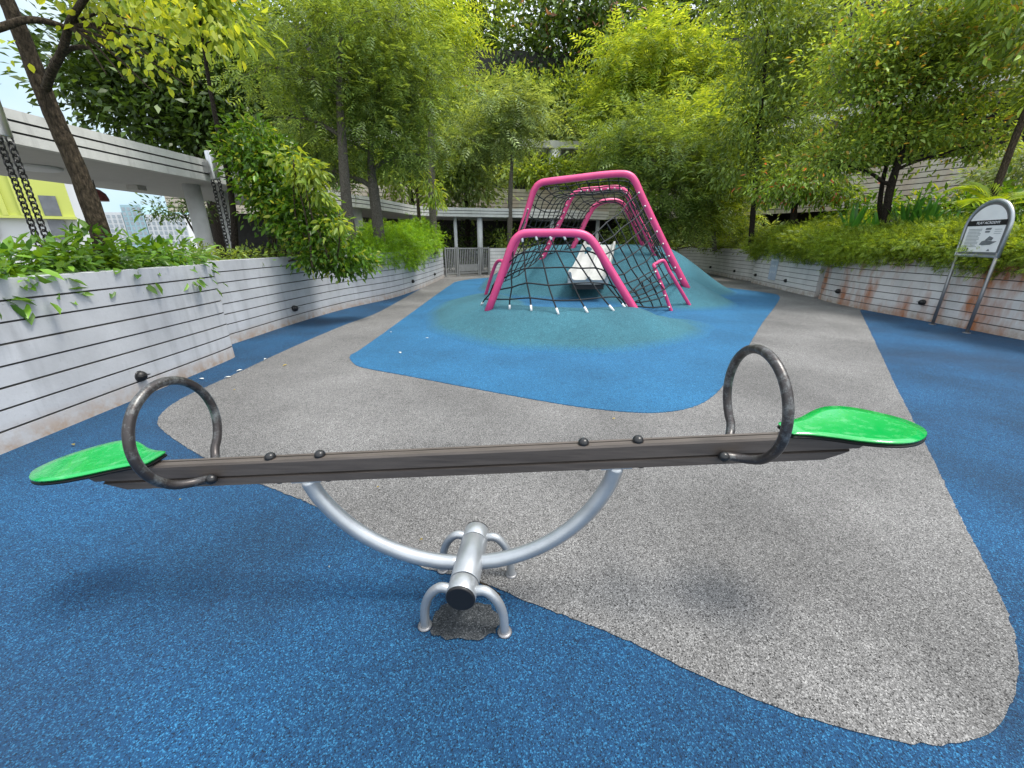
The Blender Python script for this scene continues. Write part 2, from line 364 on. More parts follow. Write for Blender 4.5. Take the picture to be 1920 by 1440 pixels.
tag(sheet('ground_patch', cr([pc + Vector(p) for p in [(-.12, -.03, 0), (-.11, .07, 0), (-.02, .1, 0), (.1, .08, 0), (.14, 0, 0), (.1, -.05, 0), (0, -.06, 0)]], 5, True), .007, M['patch'], rag=.006), kind='structure')

# mound
def sst(t): t = max(0., min(1., t)); return t * t * (3 - 2 * t)
RID = [((-.5, 9.6), .30), ((-.5, 8.2), .34), ((-.2, 7.1), .41), ((.4, 6.5), .44), ((1.2, 6.35), .44), ((1.9, 6.5), .44), ((2.3, 6.7), .28), ((2.8, 7.1), .12)]
def hgt(x, y):
    best = 0
    for i in range(len(RID) - 1):
        (ax, ay), ha = RID[i]; (bx, by), hb = RID[i + 1]; dx, dy = bx - ax, by - ay
        t = max(0, min(1, ((x - ax) * dx + (y - ay) * dy) / (dx * dx + dy * dy)))
        px_, py_ = ax + dx * t, ay + dy * t; d = math.hypot(x - px_, y - py_); h = ha + (hb - ha) * t
        inside = (x - px_) * (1.2 - px_) + (y - py_) * (9 - py_) > 0
        best = max(best, h * sst(1 - d / ((1.15 if inside else 1.64 - .36 * sst((x - 1.2) / 1.4)))))
    dx = max(abs(x - 2.8) - 1.6, 0); dy = max(abs(y - 14.6) - 1.6, 0)
    sp = 2.7 if x > 3 else 2.5
    d = math.hypot(dx / sp, dy / 2.9)
    b = 1.36 * sst(1 - d) ** .9
    # right flank shoulder
    d2 = math.hypot((x - 3.9) / 1.7, (y - 10.4) / 1.9); b2 = .64 * sst(1.15 - d2)
    return (best ** 3 + b ** 3 + b2 ** 3) ** (1 / 3)
def mound_mat():
    m = granule('teal to blue rubber granules', (.01, .048, .07), (.028, .125, .168), (.09, .27, .34), wear=(.85, 1.12)); t = m.node_tree; b = t.nodes['Principled BSDF']
    old = b.inputs['Base Color'].links[0].from_socket; v = objco(t)
    vo = N(t, 'ShaderNodeTexVoronoi', Scale=250.0); t.links.new(v, vo.inputs['Vector']); sep = t.nodes.new('ShaderNodeSeparateColor'); t.links.new(vo.outputs['Color'], sep.inputs[0])
    blue = ramp(t, [(0, (.004, .036, .09)), (.3, (.013, .105, .235)), (.75, (.013, .105, .235)), (1, (.06, .27, .46))], sep.outputs[0])
    g = t.nodes.new('ShaderNodeNewGeometry'); sp = t.nodes.new('ShaderNodeSeparateXYZ'); t.links.new(g.outputs['Position'], sp.inputs[0])
    mr = N(t, 'ShaderNodeMapRange'); mr.inputs[1].default_value = .008; mr.inputs[2].default_value = .09; t.links.new(sp.outputs['Z'], mr.inputs[0])
    gt = t.nodes.new('ShaderNodeMath'); gt.operation = 'GREATER_THAN'; t.links.new(mr.outputs[0], gt.inputs[0]); t.links.new(sep.outputs[1], gt.inputs[1])
    t.links.new(mixc(t, gt.outputs[0], blue.outputs[0], old), b.inputs['Base Color']); return m
M['teal'] = mound_mat()
def build_mound():
    xs = np.arange(-3, 8.2, .1); ys = np.arange(4.2, 18.6, .1)
    H = np.array([[hgt(x, y) for y in ys] for x in xs]) - .028
    V = [(x, y, H[i, j]) for i, x in enumerate(xs) for j, y in enumerate(ys)]
    n = len(ys); F = []
    for i in range(len(xs) - 1):
        for j in range(n - 1):
            if H[i:i + 2, j:j + 2].max() > 0: F.append((i * n + j, (i + 1) * n + j, (i + 1) * n + j + 1, i * n + j + 1))
    mb = MB(); mb.add(V, F, True); return tag(mb.build('play_mound', M['teal']), kind='structure')
build_mound()
def mhit(px, py):
    r = ray(px, py); t = 3.5
    while t < 22:
        x, y, z = r[0] * t, r[1] * t, CAM_H + r[2] * t
        if z <= max(0, hgt(x, y) - .028): break
        t += .02
    return Vector((x, y, z))

# ---------------------------------------------------------------- walls
def sweep(mb, P, prof, side=1, closed_prof=True, joints=0):
    """sweep profile (offset towards the side normal, z) along the polyline P in plan"""
    m = len(P); V = []
    for i in range(m):
        d = (P[min(i + 1, m - 1)] - P[max(i - 1, 0)]); d.z = 0; d.normalize(); nrm = Vector((d.y, -d.x, 0)) * side
        for o, z in prof: V.append(P[i] + nrm * o + Vector((0, 0, z)))
    k = len(prof); F = []
    for i in range(m - 1):
        for j in range(k if closed_prof else k - 1):
            a, b = i * k + j, i * k + (j + 1) % k; c, d_ = a + k, b + k
            F.append((a, b, d_, c) if side > 0 else (a, c, d_, b))
    b_ = len(mb.mi); mb.add(V, F)
    for q in range(len(F)):
        j = q % k
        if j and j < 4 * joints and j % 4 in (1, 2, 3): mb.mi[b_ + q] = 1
    mb.add(V[:k], [tuple(range(k))]); mb.add(V[-k:], [tuple(reversed(range(k)))])
def board_prof(z0, z1, n, t, gap=.014, dep=.025, batter=0.0):
    p = [(batter, z0)]; h = (z1 - z0) / n
    ro = random.Random(int(z1 * 100) + n); of = [ro.uniform(-.004, .004) for _ in range(n + 1)]
    def o(z): return batter * (1 - (z - z0) / (z1 - z0)) + of[min(n, int((z - z0) / h + 1e-6))]
    for j in range(1, n):
        z = z0 + j * h
        for zz, dd in ((z - gap / 2, 0), (z - gap / 2, -dep), (z + gap / 2, -dep), (z + gap / 2, 0)): p.append((o(zz) + dd, zz))
    p += [(0, z1), (-t, z1), (-t, z0)]; return p
def wall(label, pts, mat, side=1, H=1.16, n=8, t=.16, name='planter_wall', smooth=6, z0=0, batter=0.0, cat='wall'):
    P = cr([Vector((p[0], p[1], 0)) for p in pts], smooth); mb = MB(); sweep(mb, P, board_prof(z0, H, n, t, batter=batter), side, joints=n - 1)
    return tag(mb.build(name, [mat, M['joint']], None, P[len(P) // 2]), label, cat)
wall('pale grey boarded planter wall nearest on the left, one round lamp on it', [(-3.62, -4), (-3.6, 1), (-3.58, 3), (-3.58, 4.7), (-3.66, 5.02), (-3.9, 5.2), (-4.6, 5.3)], M['wall'], 1)
wall('long curving pale boarded planter wall on the left running to the gate', [(-4.16, 4.9), (-4.08, 5.9), (-4.0, 7.2), (-3.75, 8.9), (-3.22, 10.7), (-3.0, 12.6), (-2.9, 15), (-2.9, 17.45), (-3.1, 17.6)], M['wall'], 1)
wall('rust stained boarded planter wall on the right behind the arched sign', [(8.9, 10.75), (8.3, 10.75), (8.06, 10.5), (7.9, 9.8), (7.8, 8.8), (7.84, 7.5), (7.8, 5.8), (7.9, 2), (7.95, -4)], M['rustwall'], 1, H=1.12)
wall('pale boarded planter wall section with the faded blue sign', [(9.6, 15.35), (9.1, 15.3), (8.88, 15.0), (8.6, 13.4), (8.35, 12.0), (8.2, 10.9)], M['wallfar'], 1, H=1.12)
wall('far boarded planter wall curving behind the mound on the right', [(-1.0, 18.98), (1.5, 20.5), (4.5, 22.1), (7.0, 22.95), (8.6, 22.6), (9.5, 21.4), (9.5, 19.5), (9.2, 17), (9.15, 15.2)], M['wallfar'], 1, H=1.16)
# soil in the planters
def soil(pts, z): return tag(sheet('soil', pts, z, M['soil']), kind='structure')
soil([(-3.7, -4), (-3.7, 4.8), (-4.1, 5.15), (-4.14, 6), (-4.1, 7.2), (-3.85, 8.9), (-3.32, 10.7), (-3.1, 12.6), (-3.0, 17.5), (-4.0, 17.9), (-5.2, 14), (-5.45, 8), (-5.6, -4)], 1.0)
soil([(8.0, -4), (7.95, 8.8), (8.2, 10.6), (8.3, 11), (8.95, 15), (9.3, 15.3), (9.3, 17), (9.65, 19.5), (9.6, 21.5), (8.7, 22.75), (7, 23.1), (4.5, 22.25), (1.5, 20.65), (-.9, 19.1), (-.9, 20.3), (4, 24.4), (10, 26), (19, 22), (22, -4)], 1.0)

# ---------------------------------------------------------------- wall lamps
def wall_lamp():
    root = empty('wall_lamp', (0, 0, 0), 'x', 'lamp', 'round black lamps along the planter walls')
    a = MB(); a.lathe((0, 0, 0), [(.052, -.01), (.055, .02), (.05, .03)], (1, 0, 0), 20); a.build('lamp_base', M['bplastic'], root)
    a = MB(); a.lathe((.028, 0, 0), [(.05, 0), (.05, .012), (.042, .03), (.025, .042), (.008, .047)], (1, 0, 0), 20); a.build('lamp_dome', M['black'], root)
    a = MB(); a.box((.058, 0, .008), (.05, .1, .006)); a.build('hood', M['bplastic'], root)
    return root
LP = wall_lamp(); first = [True]
def copy_tree(o, parent=None):
    c = o.copy(); C.objects.link(c)
    if parent: c.parent = parent
    for ch in o.children: copy_tree(ch, c)
    return c
def lamp(loc, ang, label, s=1.0):
    o = LP if first[0] else copy_tree(LP); first[0] = False
    o.location = loc; o.rotation_euler = (0, 0, ang); o['label'] = label; o.scale = (s,) * 3
lamp((-3.60, 3.60, .19), 0, 'round black wall lamp on the nearest left wall, behind the seesaw handle')
lamp((-3.98, 7.25, .27), R(-7), 'round black wall lamp halfway along the curving left wall')
lamp((-3.02, 12.3, .3), R(-5), 'round black wall lamp under the bright hedge, nearer of two by the gate')
lamp((-2.9, 15.2, .3), 0, 'round black wall lamp closest to the grey gate')
lamp((7.83, 7.6, .33), R(180), 'round black wall lamp on the rusty wall beside the sign post')
lamp((7.87, 9.7, .3), R(172), 'round black wall lamp at the far end of the rusty wall')
lamp((8.44, 12.5, .3), R(170), 'round black wall lamp right of the faded blue wall sign')
lamp((8.82, 14.75, .3), R(168), 'round black wall lamp left of the faded blue wall sign')
lamp((9.2, 16.9, .3), R(176), 'small round black wall lamp on the far right wall, nearer one')
lamp((9.48, 19.6, .3), R(180), 'small round black wall lamp on the far right wall, farthest one')

# ---------------------------------------------------------------- faded wall sign
ws = empty('wall_sign', (8.67, 13.55, .2), 'faded pale blue notice panel on the white boarded wall', 'sign')
d = (Vector((8.88, 15.0, 0)) - Vector((8.35, 12.0, 0))).normalized(); nn = Vector((-d.y, d.x, 0)); base = Vector((8.62, 13.5, 0)) + nn * .02
M['fade'] = plain('faded blue print', (.42, .5, .62), .5, var=.12, scale=5); M['fade2'] = plain('faded green print', (.35, .45, .47), .5, var=.1, scale=5)
M['fadew'] = plain('faded white print', (.62, .67, .74), .5, var=.05)
rotw = Matrix((( d.x, nn.x, 0), (d.y, nn.y, 0), (0, 0, 1)))
a = MB(); a.box(base + Vector((0, 0, .58)), (.52, .012, .68), rotw); a.m = 1
a.box(base + nn * .008 + Vector((0, 0, .98)), (.52, .012, .16), rotw); a.m = 2
a.box(base + nn * .016 + Vector((0, 0, .99)), (.3, .006, .045), rotw); a.box(base + nn * .009 + Vector((0, 0, .86)), (.46, .006, .05), rotw)
for dx in (-.12, 0, .12):
    for z in (.48, .68): a.lathe(base + d * dx + nn * .007 + Vector((0, 0, z)), [(.035, 0), (.035, .005)], nn, 10)
a.build('panel', [M['fade'], M['fade2'], M['fadew']], ws)

# ---------------------------------------------------------------- arched info sign
def text_mesh(txt, size, M4, name, mat, parent):
    cu = bpy.data.curves.new(name, 'FONT'); cu.body = txt; cu.size = size; cu.align_x = 'CENTER'; cu.align_y = 'CENTER'; cu.extrude = .001
    o = bpy.data.objects.new(name, cu); C.objects.link(o); bpy.context.view_layer.update()
    me = bpy.data.meshes.new_from_object(o.evaluated_get(bpy.context.evaluated_depsgraph_get())); bpy.data.objects.remove(o)
    me.transform(M4); return linkmesh(name, me, mat, parent)
def info_sign():
    f1, f2 = Vector((7.64, 7.14, 0)), Vector((7.47, 6.37, 0)); lean = Vector((0.0, 0.0, 1)).normalized()
    root = empty('information_sign', (f1 + f2) / 2, 'arched white information sign on two steel posts before the rusty wall', 'sign')
    ux = (f2 - f1).normalized(); c0 = (f1 + f2) / 2; W = .80
    uz = (lean - ux * lean.dot(ux)).normalized(); un = ux.cross(uz)   # towards the playground
    if un.x > 0: un = -un
    def L(x, z, n=0): return c0 + ux * x + uz * z + un * n
    for x in (-W / 2 + .03, W / 2 - .03):
        a = MB(); a.tube([L(x, -.02), L(x, 1.25)], .024, 12); a.build('post', M['dsteel'], root)
        a = MB(); a.lathe(L(x, 0), [(.05, 0), (.05, .008), (.03, .012)], (0, 0, 1), 14); a.build('base_flange', M['dsteel'], root)
    def arch(w, z0, zs, top, n=24):
        pts = [(-w / 2, z0), (w / 2, z0), (w / 2, zs)]
        for k in range(1, n): t = math.pi * k / n; pts.append((w / 2 * math.cos(t), zs + (top - zs) * math.sin(t)))
        pts.append((-w / 2, zs)); return pts
    def slab(pts, n0, n1, name, mat):
        a = MB(); k = len(pts); V = [L(x, z, n0) for x, z in pts] + [L(x, z, n1) for x, z in pts]
        a.add(V, [tuple(reversed(range(k))), tuple(range(k, 2 * k))] + [(i, (i + 1) % k, (i + 1) % k + k, i + k) for i in range(k)]); return a.build(name, mat, root)
    z0, zs, top = 1.20, 1.62, 2.02
    slab(arch(W - .02, z0, zs, top - .01), -.02, .012, 'backing_board', M['dsteel'])
    rim = [L(x, z) for x, z in arch(W, z0, zs, top)]; a = MB(); a.tube(rim, .026, 10, closed=True); a.build('rim', M['galv'], root)
    slab([(-W / 2 + .05, 1.655), (W / 2 - .05, 1.655), (W / 2 - .06, 1.735), (-W / 2 + .06, 1.735)], .016, .020, 'title_band', M['bplastic'])
    rot = Matrix((( ux.x, uz.x, un.x), (ux.y, uz.y, un.y), (ux.z, uz.z, un.z)))
    def T(x, z, n): m4 = rot.to_4x4(); m4.translation = L(x, z, n); return m4
    flip = 1 if ux.cross(uz).dot(un) > 0 else -1
    if flip < 0:
        rot = Matrix(((-ux.x, uz.x, un.x), (-ux.y, uz.y, un.y), (-ux.z, uz.z, un.z)))
    text_mesh('PLAY ACADEMY', .058, T(.03, 1.695, .0215), 'title_lettering', M['white'], root)
    M['print'] = plain('pale grey print', (.38, .40, .41), .6, var=.15, scale=20); M['print2'] = plain('mid grey print', (.14, .15, .16), .6, var=.2, scale=20)
    a = MB(); pts_ = arch(W - .12, z0 + .06, zs, top - .06); k_ = len(pts_); V = [L(x, z, .012) for x, z in pts_] + [L(x, z, .016) for x, z in pts_]
    a.add(V, [tuple(reversed(range(k_))), tuple(range(k_, 2 * k_))] + [(i, (i + 1) % k_, (i + 1) % k_ + k_, i + k_) for i in range(k_)]); a.m = 1
    for k in range(13): a.add([L(x, z, .018) for x, z in [(-.29, 1.61 - k * .022), (-.04 - .03 * (k % 3 == 2), 1.61 - k * .022), (-.04 - .03 * (k % 3 == 2), 1.598 - k * .022), (-.29, 1.598 - k * .022)]], [(0, 1, 2, 3)])
    for k in range(3): a.add([L(x, z, .018) for x, z in [(.19, 1.60 - k * .03), (.31, 1.60 - k * .03), (.31, 1.59 - k * .03), (.19, 1.59 - k * .03)]], [(0, 1, 2, 3)])
    a.m = 2; q = lambda pts: a.add([L(x, z, .019) for x, z in pts], [tuple(range(len(pts)))])
    q([(.03, 1.62), (.13, 1.62), (.12, 1.59), (.02, 1.59)]); q([(.03, 1.575), (.12, 1.575), (.11, 1.55), (.03, 1.55)])
    q([(.0, 1.37), (.06, 1.36), (.2, 1.37), (.3, 1.42), (.22, 1.42), (.1, 1.44), (.03, 1.42)]); q([(.08, 1.44), (.2, 1.43), (.22, 1.47), (.14, 1.5)])
    for x, h in ((-.28, .03), (-.235, .06), (-.19, .04)): q([(x - .015, 1.275), (x + .015, 1.275), (x + .018, 1.275 + h), (x, 1.285 + h), (x - .018, 1.275 + h)])
    q([(.17, 1.275), (.23, 1.275), (.2, 1.31)])
    a.build('face_panel', [M['white'], M['print'], M['print2']], root)
info_sign()

# ---------------------------------------------------------------- seesaw
def seesaw():
    O = Vector((-.15, 1.25, 0)); yaw, tilt = R(-1.2), R(3.6)
    root = empty('seesaw', O, 'dark plank seesaw with green seats on a silver arc, spanning the foreground', 'seesaw')
    ux = Vector((math.cos(yaw) * math.cos(tilt), math.sin(yaw), math.sin(tilt))).normalized()
    uy = Vector((-math.sin(yaw), math.cos(yaw), 0)).normalized(); uz = ux.cross(uy)
    piv = Vector((0, 0, .2))
    def L(x, y, z):  # z measured from pivot along tilted up axis
        return O + piv + ux * x + uy * y + uz * (z - .2)
    zb, zt, hy = .613, .706, .024
    # beam : two stacked planks with grooves, ends cut back underneath
    prof = [(-hy, zb), (-hy, .642), (-hy + .012, .644), (-hy + .012, .650), (-hy, .652), (-hy, .698), (-hy + .004, zt), (.002, zt), (.003, zt - .012), (.007, zt - .012), (.008, zt), (hy - .004, zt), (hy, .698), (hy, zb)]
    a = MB(); k = len(prof); V = []
    for s in (-1, 1):
        for y, z in prof: V.append(L(s * (1.26 + .17 * max(0, min(1, (z - zb) / .06))), y, z))
    F = [(i, i + k, (i + 1) % k + k, (i + 1) % k) for i in range(k)] + [tuple(range(k)), tuple(reversed(range(k, 2 * k)))]
    a.add(V, F); a.build('beam', M['plank'], root)
    # bolts
    for x in (-.70, -.515, .435, .625):
        a = MB(); a.lathe(L(x, -.002, zt), [(.019, 0), (.0195, .005), (.017, .013), (.011, .019), (.003, .021)], uz, 16); a.build('bolt_cap', M['bplastic'], root)
        a = MB(); a.lathe(L(x + .012, -.002, zb), [(.017, 0), (.015, .008), (.006, .014)], -uz, 14); a.build('bolt_cap', M['bplastic'], root)
    # seats
    out = [(1.125, .035), (1.14, .045), (1.18, .055), (1.23, .078), (1.29, .115), (1.35, .14), (1.41, .142), (1.47, .118), (1.53, .072), (1.56, .028)]
    for s in (-1, 1):
        ring_ = cr([Vector((u, v, 0)) for u, v in out] + [Vector((u, -v, 0)) for u, v in reversed(out)], 3, True)
        cx = 1.36
        def zz(u, v): return zt + .014 - .05 * max(0, (u - 1.35)) ** 2 * 4 + .0 + .35 * v * v
        for nm, mt, zo, sc_ in (('seat', 'green', .012, 1.0), ('seat_base', 'black', 0.0, 1.006)):
            a = MB(); V = []; n = len(ring_); rings = [1, .985, .8, .55, .3, .02]
            for ri, q in enumerate(rings):
                for p in ring_:
                    u = cx + (p.x - cx) * q * sc_; v = p.y * q * sc_
                    V.append(L(s * u, v, zz(u, v) + zo - (.004 if ri == 0 else 0)))
            nb = len(V)
            for p in ring_:
                u = cx + (p.x - cx) * sc_; v = p.y * sc_; V.append(L(s * u, v, zz(u, v) + zo - .008))
            F = []
            for ri in range(len(rings) - 1):
                for i in range(n): F.append((ri * n + i, ri * n + (i + 1) % n, (ri + 1) * n + (i + 1) % n, (ri + 1) * n + i))
            F += [tuple(nb + i for i in range(n))] + [(i, (i + 1) % n, nb + (i + 1) % n, nb + i) for i in range(n)]
            F.append(tuple((len(rings) - 1) * n + i for i in range(n)))
            a.add(V, F, True); o = a.build(nm, M[mt], root)
    # handles
    for s in (-1, 1):
        zc, r = .862, .15; u0 = .905; uc = 1.0; pts = []
        front = [(u0, -.040, .655), (u0 + .035, -.042, .650), (u0 + .062, -.060, .652), (uc - .006, -.096, .668)]
        arc = [(uc + .006, -.176 * math.cos(R(a_)), .828 + .184 * math.sin(R(a_))) for a_ in np.linspace(-46, 226, 30)]
        back = [(u, -y, z) for u, y, z in reversed(front)]
        path = cr([L(s * u, y, z) for u, y, z in front + arc + back], 3)
        a = MB(); a.tube(path, .0155, 12); hd = a.build('handle', M['ring'], root)
        for y in (-.052, .052):
            a = MB(); a.lathe(L(s * u0, y * .78, .655), [(.0185, 0), (.0185, .008), (.014, .019), (.004, .023)], uy * (1 if y > 0 else -1), 14); a.build('bolt_cap', M['bplastic'], hd)
    # arc tube
    Rr = .597; pts = [L(-.016 + Rr * math.sin(R(a_)), 0, .192 + Rr * (1 - math.cos(R(a_))) * .975) for a_ in np.linspace(-70.5, 70.5, 41)]
    e0, e1 = -.016 - Rr * math.sin(R(71)), -.016 + Rr * math.sin(R(71))
    for sl_, ee in ((slice(0, 20), e0), (slice(20, 41), e1)):
        up_ = [L(ee, 0, .608), L(ee + (.006 if ee > 0 else -.006), 0, .590)]
        q_ = [L(ee, 0, .6085), L(ee, 0, .594)]; body = pts[sl_]
        path_ = (q_ + body[1:]) if ee < 0 else (body[:-1] + q_[::-1])
        a = MB(); a.box(L(ee, 0, .6105), (.11, .046, .0045), Matrix((tuple(ux), tuple(uy), tuple(uz))).transposed()); a.build('mounting_plate', M['galv'], root)
        a = MB(); a.tube(path_, .0285, 16); a.build('arc_tube', M['galv'], root)
    # hub
    hx = Vector((math.sin(R(5)), math.cos(R(5)), 0)); hc = O + piv + Vector((-.02, 0, -.003))
    a = MB(); a.lathe(hc, [(.054, -.105), (.056, -.102), (.056, .102), (.054, .105)], hx, 28); a.build('hub_sleeve', M['galv'], root)
    for s in (-1, 1):
        a = MB(); a.lathe(hc + hx * (s * .109), [(.053, 0), (.055, .003), (.055, .062), (.053, .064)], hx * s, 28); ho = a.build('hub_end', M['galv'], root)
        a = MB(); a.lathe(hc + hx * (s * .172), [(.054, 0), (.054, .006), (.05, .010)], hx * s, 28); a.build('end_cap', M['black'], ho)
        side = Vector((hx.y, -hx.x, 0))
        for q in (-1, 1):
            b0 = hc + hx * (s * .14)
            P = [b0 + side * (q * .04) + Vector((0, 0, .0)), b0 + side * (q * .085) + Vector((0, 0, .005)), b0 + side * (q * .125) + Vector((0, 0, -.035)), b0 + side * (q * .148) + Vector((0, 0, -.10)), b0 + side * (q * .155) + Vector((0, 0, -.197))]
            a = MB(); a.tube(cr(P, 6), .0175, 14); lg = a.build('leg', M['galv'], root)
            a = MB(); f = P[-1]; a.lathe((f.x, f.y, .003), [(.028, 0), (.028, .004), (.02, .007)], (0, 0, 1), 14); a.build('foot_plate', M['dsteel'], lg)
    return root
seesaw()

# ---------------------------------------------------------------- climbing frame
def frame_pts(lst, ext=.35):
    P = [at(x, y, Y) for x, y, Y in lst]
    return P
def tie(P, frac):
    """point at arc-length fraction"""
    Ls = [0]
    for i in range(1, len(P)): Ls.append(Ls[-1] + (P[i] - P[i - 1]).length)
    t = frac * Ls[-1]
    for i in range(1, len(P)):
        if Ls[i] >= t: u = (t - Ls[i - 1]) / max(1e-6, Ls[i] - Ls[i - 1]); return P[i - 1].lerp(P[i], u)
    return P[-1]
def climbing():
    root = empty('rope_climber', (1.3, 7.6, 0), 'pink tube climbing frame with black rope nets over the teal mound', 'climbing frame')
    A = {}
    def arch(key, lst, r, n=5, ext=.3):
        m_ = len(lst); h0, h1 = mhit(lst[0][0], lst[0][1]), mhit(lst[-1][0], lst[-1][1]); y0, y1 = h0.y, h1.y
        if y0 > lst[0][2] + 3: y0 = lst[0][2]
        if y1 > lst[-1][2] + 3: y1 = lst[-1][2]
        if key in ('f1', 'f2'): y0, y1 = lst[0][2], lst[-1][2]
        print(key, 'foot depths', round(y0, 2), round(y1, 2), round(h0.z, 2), round(h1.z, 2))
        P = cr([at(p[0], p[1], y0 + (y1 - y0) * k / (m_ - 1)) for k, p in enumerate(lst)], n)
        P = [P[0] + (P[0] - P[3]).normalized() * ext] + P + [P[-1] + (P[-1] - P[-4]).normalized() * ext]
        a = MB(); a.tube(P, r, 14); a.build('arch', M['pink'], root); A[key] = P[1:-1]
    arch('f1', [(924, 560, 6.75), (937, 525, 6.75), (950, 487, 6.75), (960, 460, 6.75), (969, 446, 6.75), (984, 438, 6.75), (1020, 437, 6.72), (1060, 437, 6.68), (1084, 438, 6.66), (1101, 444, 6.65), (1114, 457, 6.65), (1132, 486, 6.63), (1160, 532, 6.6), (1187, 576, 6.6)], .064)
    arch('f2', [(1281, 527, 9.5), (1258, 482, 9.5), (1230, 425, 9.5), (1203, 367, 9.5), (1192, 342, 9.5), (1182, 330, 9.5), (1166, 326, 9.5), (1130, 328, 9.6), (1080, 334, 9.7), (1030, 340, 9.8), (1013, 344, 9.9), (1003, 354, 9.9), (996, 372, 9.9), (978, 430, 9.9), (958, 480, 9.9), (930, 548, 9.9)], .073)
    arch('f3', [(1017, 484, 11.4), (1034, 450, 11.4), (1055, 405, 11.3), (1069, 374, 11.2), (1078, 363, 11.2), (1092, 357, 11.1), (1125, 354, 11), (1155, 352, 10.9), (1168, 356, 10.9), (1177, 366, 10.9), (1190, 394, 10.9), (1210, 436, 10.9), (1230, 478, 10.9)], .07)
    arch('f4', [(1074, 464, 13.5), (1088, 436, 13.4), (1103, 405, 13.3), (1114, 388, 13.3), (1128, 379, 13.2), (1145, 376, 13.2), (1160, 378, 13.2), (1172, 388, 13.2), (1184, 410, 13.2), (1206, 460, 13.2)], .072)
    arch('s1', [(1258, 582, 6.9), (1243, 541, 6.95), (1228, 503, 7), (1226, 497, 7.05), (1232, 493, 7.15), (1240, 489, 7.3), (1246, 491, 7.4), (1254, 507, 7.45), (1272, 537, 7.5), (1292, 571, 7.5)], .036)
    arch('s0', [(911, 552, 7.4), (918, 528, 7.45), (926, 504, 7.5), (931, 493, 7.5), (937, 489, 7.6), (943, 492, 7.9), (940, 508, 8.2), (930, 536, 8.3), (921, 560, 8.3)], .036)
    def net(fa, fb, nu, nv, sag=0.0, dirn=Vector((0, 0, -1)), ends=(1, 1), ra=.0125, skew=0, drop=()):
        g = [[None] * (nv + 1) for _ in range(nu + 1)]
        for i in range(nu + 1):
            for j in range(nv + 1):
                u, v = i / nu, j / nv; p = fa(u).lerp(fb(u), v); s = 4 * v * (1 - v) * (.35 + .65 * 4 * u * (1 - u))
                g[i][j] = p + dirn * sag * s + Vector((random.uniform(-1, 1), random.uniform(-1, 1), random.uniform(-1, 1))) * (.018 if 0 < j < nv else 0)
        a = MB()
        for i in range(nu + 1):
            P = g[i]; a.m = 0; a.tube(cr(P, 2), ra, 5, cap=False); a.m = 2
            for e, (p0, p1) in ((ends[0], (P[0], P[1])), (ends[1], (P[-1], P[-2]))):
                if e:
                    d_ = (p1 - p0); a.tube([p0, p0 + d_.normalized() * min(.12, d_.length * .45)], ra * 1.5, 6)
        for j in range(0 if not ends[0] else 1, nv + (0 if ends[1] else 1)):
            a.m = 0; a.tube(cr([g[i][j] for i in range(nu + 1)], 2), ra, 5, cap=False); a.m = 1
            for i in range(nu + 1): a.lathe(g[i][j], [(.004, -.02), (.018, -.01), (.018, .01), (.004, .02)], (1, .3, 0), 6)
        o = a.build('rope_net', [M['rope'], M['black'], M['white']], root)
        return g
    # front curtain : from the front arch down to anchors on the crest
    anc = [mhit(x, y) for x, y in [(902, 572), (920, 577), (942, 579), (966, 581), (990, 583), (1014, 585), (1046, 590), (1083, 588), (1115, 586), (1147, 584), (1172, 580), (1195, 574)]]
    net(lambda u: tie(A['f1'], .14 + .78 * u), lambda u: tie(anc, u), 13, 5, .06)
    # roof and sides, arch to arch
    f2r = list(reversed(A['f2']))
    net(lambda u: tie(f2r, .03 + .94 * u), lambda u: tie(A['f3'], .02 + .96 * u), 28, 8, .22)
    net(lambda u: tie(A['f3'], .02 + .96 * u), lambda u: tie(A['f4'], .02 + .96 * u), 16, 6, .15)
    # right side net between front arch leg, small arch and tall arch
    net(lambda u: tie(A['f1'], .62 + .36 * u), lambda u: tie(list(A['f2']), .30 * (1 - u) + .01), 7, 7, .12)
    # left side net
    net(lambda u: tie(A['f1'], .02 + .30 * u), lambda u: tie(f2r, .02 + .26 * u), 6, 5, .06)
    gl = [mhit(x, y) for x, y in [(1160, 592), (1200, 588), (1240, 584), (1257, 583)]]
    net(lambda u: tie(A['f1'], .93 + .06 * u), lambda u: tie(A['s1'], .03 + .34 * (1 - u)), 3, 4, .05, ends=(1, 1))
climbing()

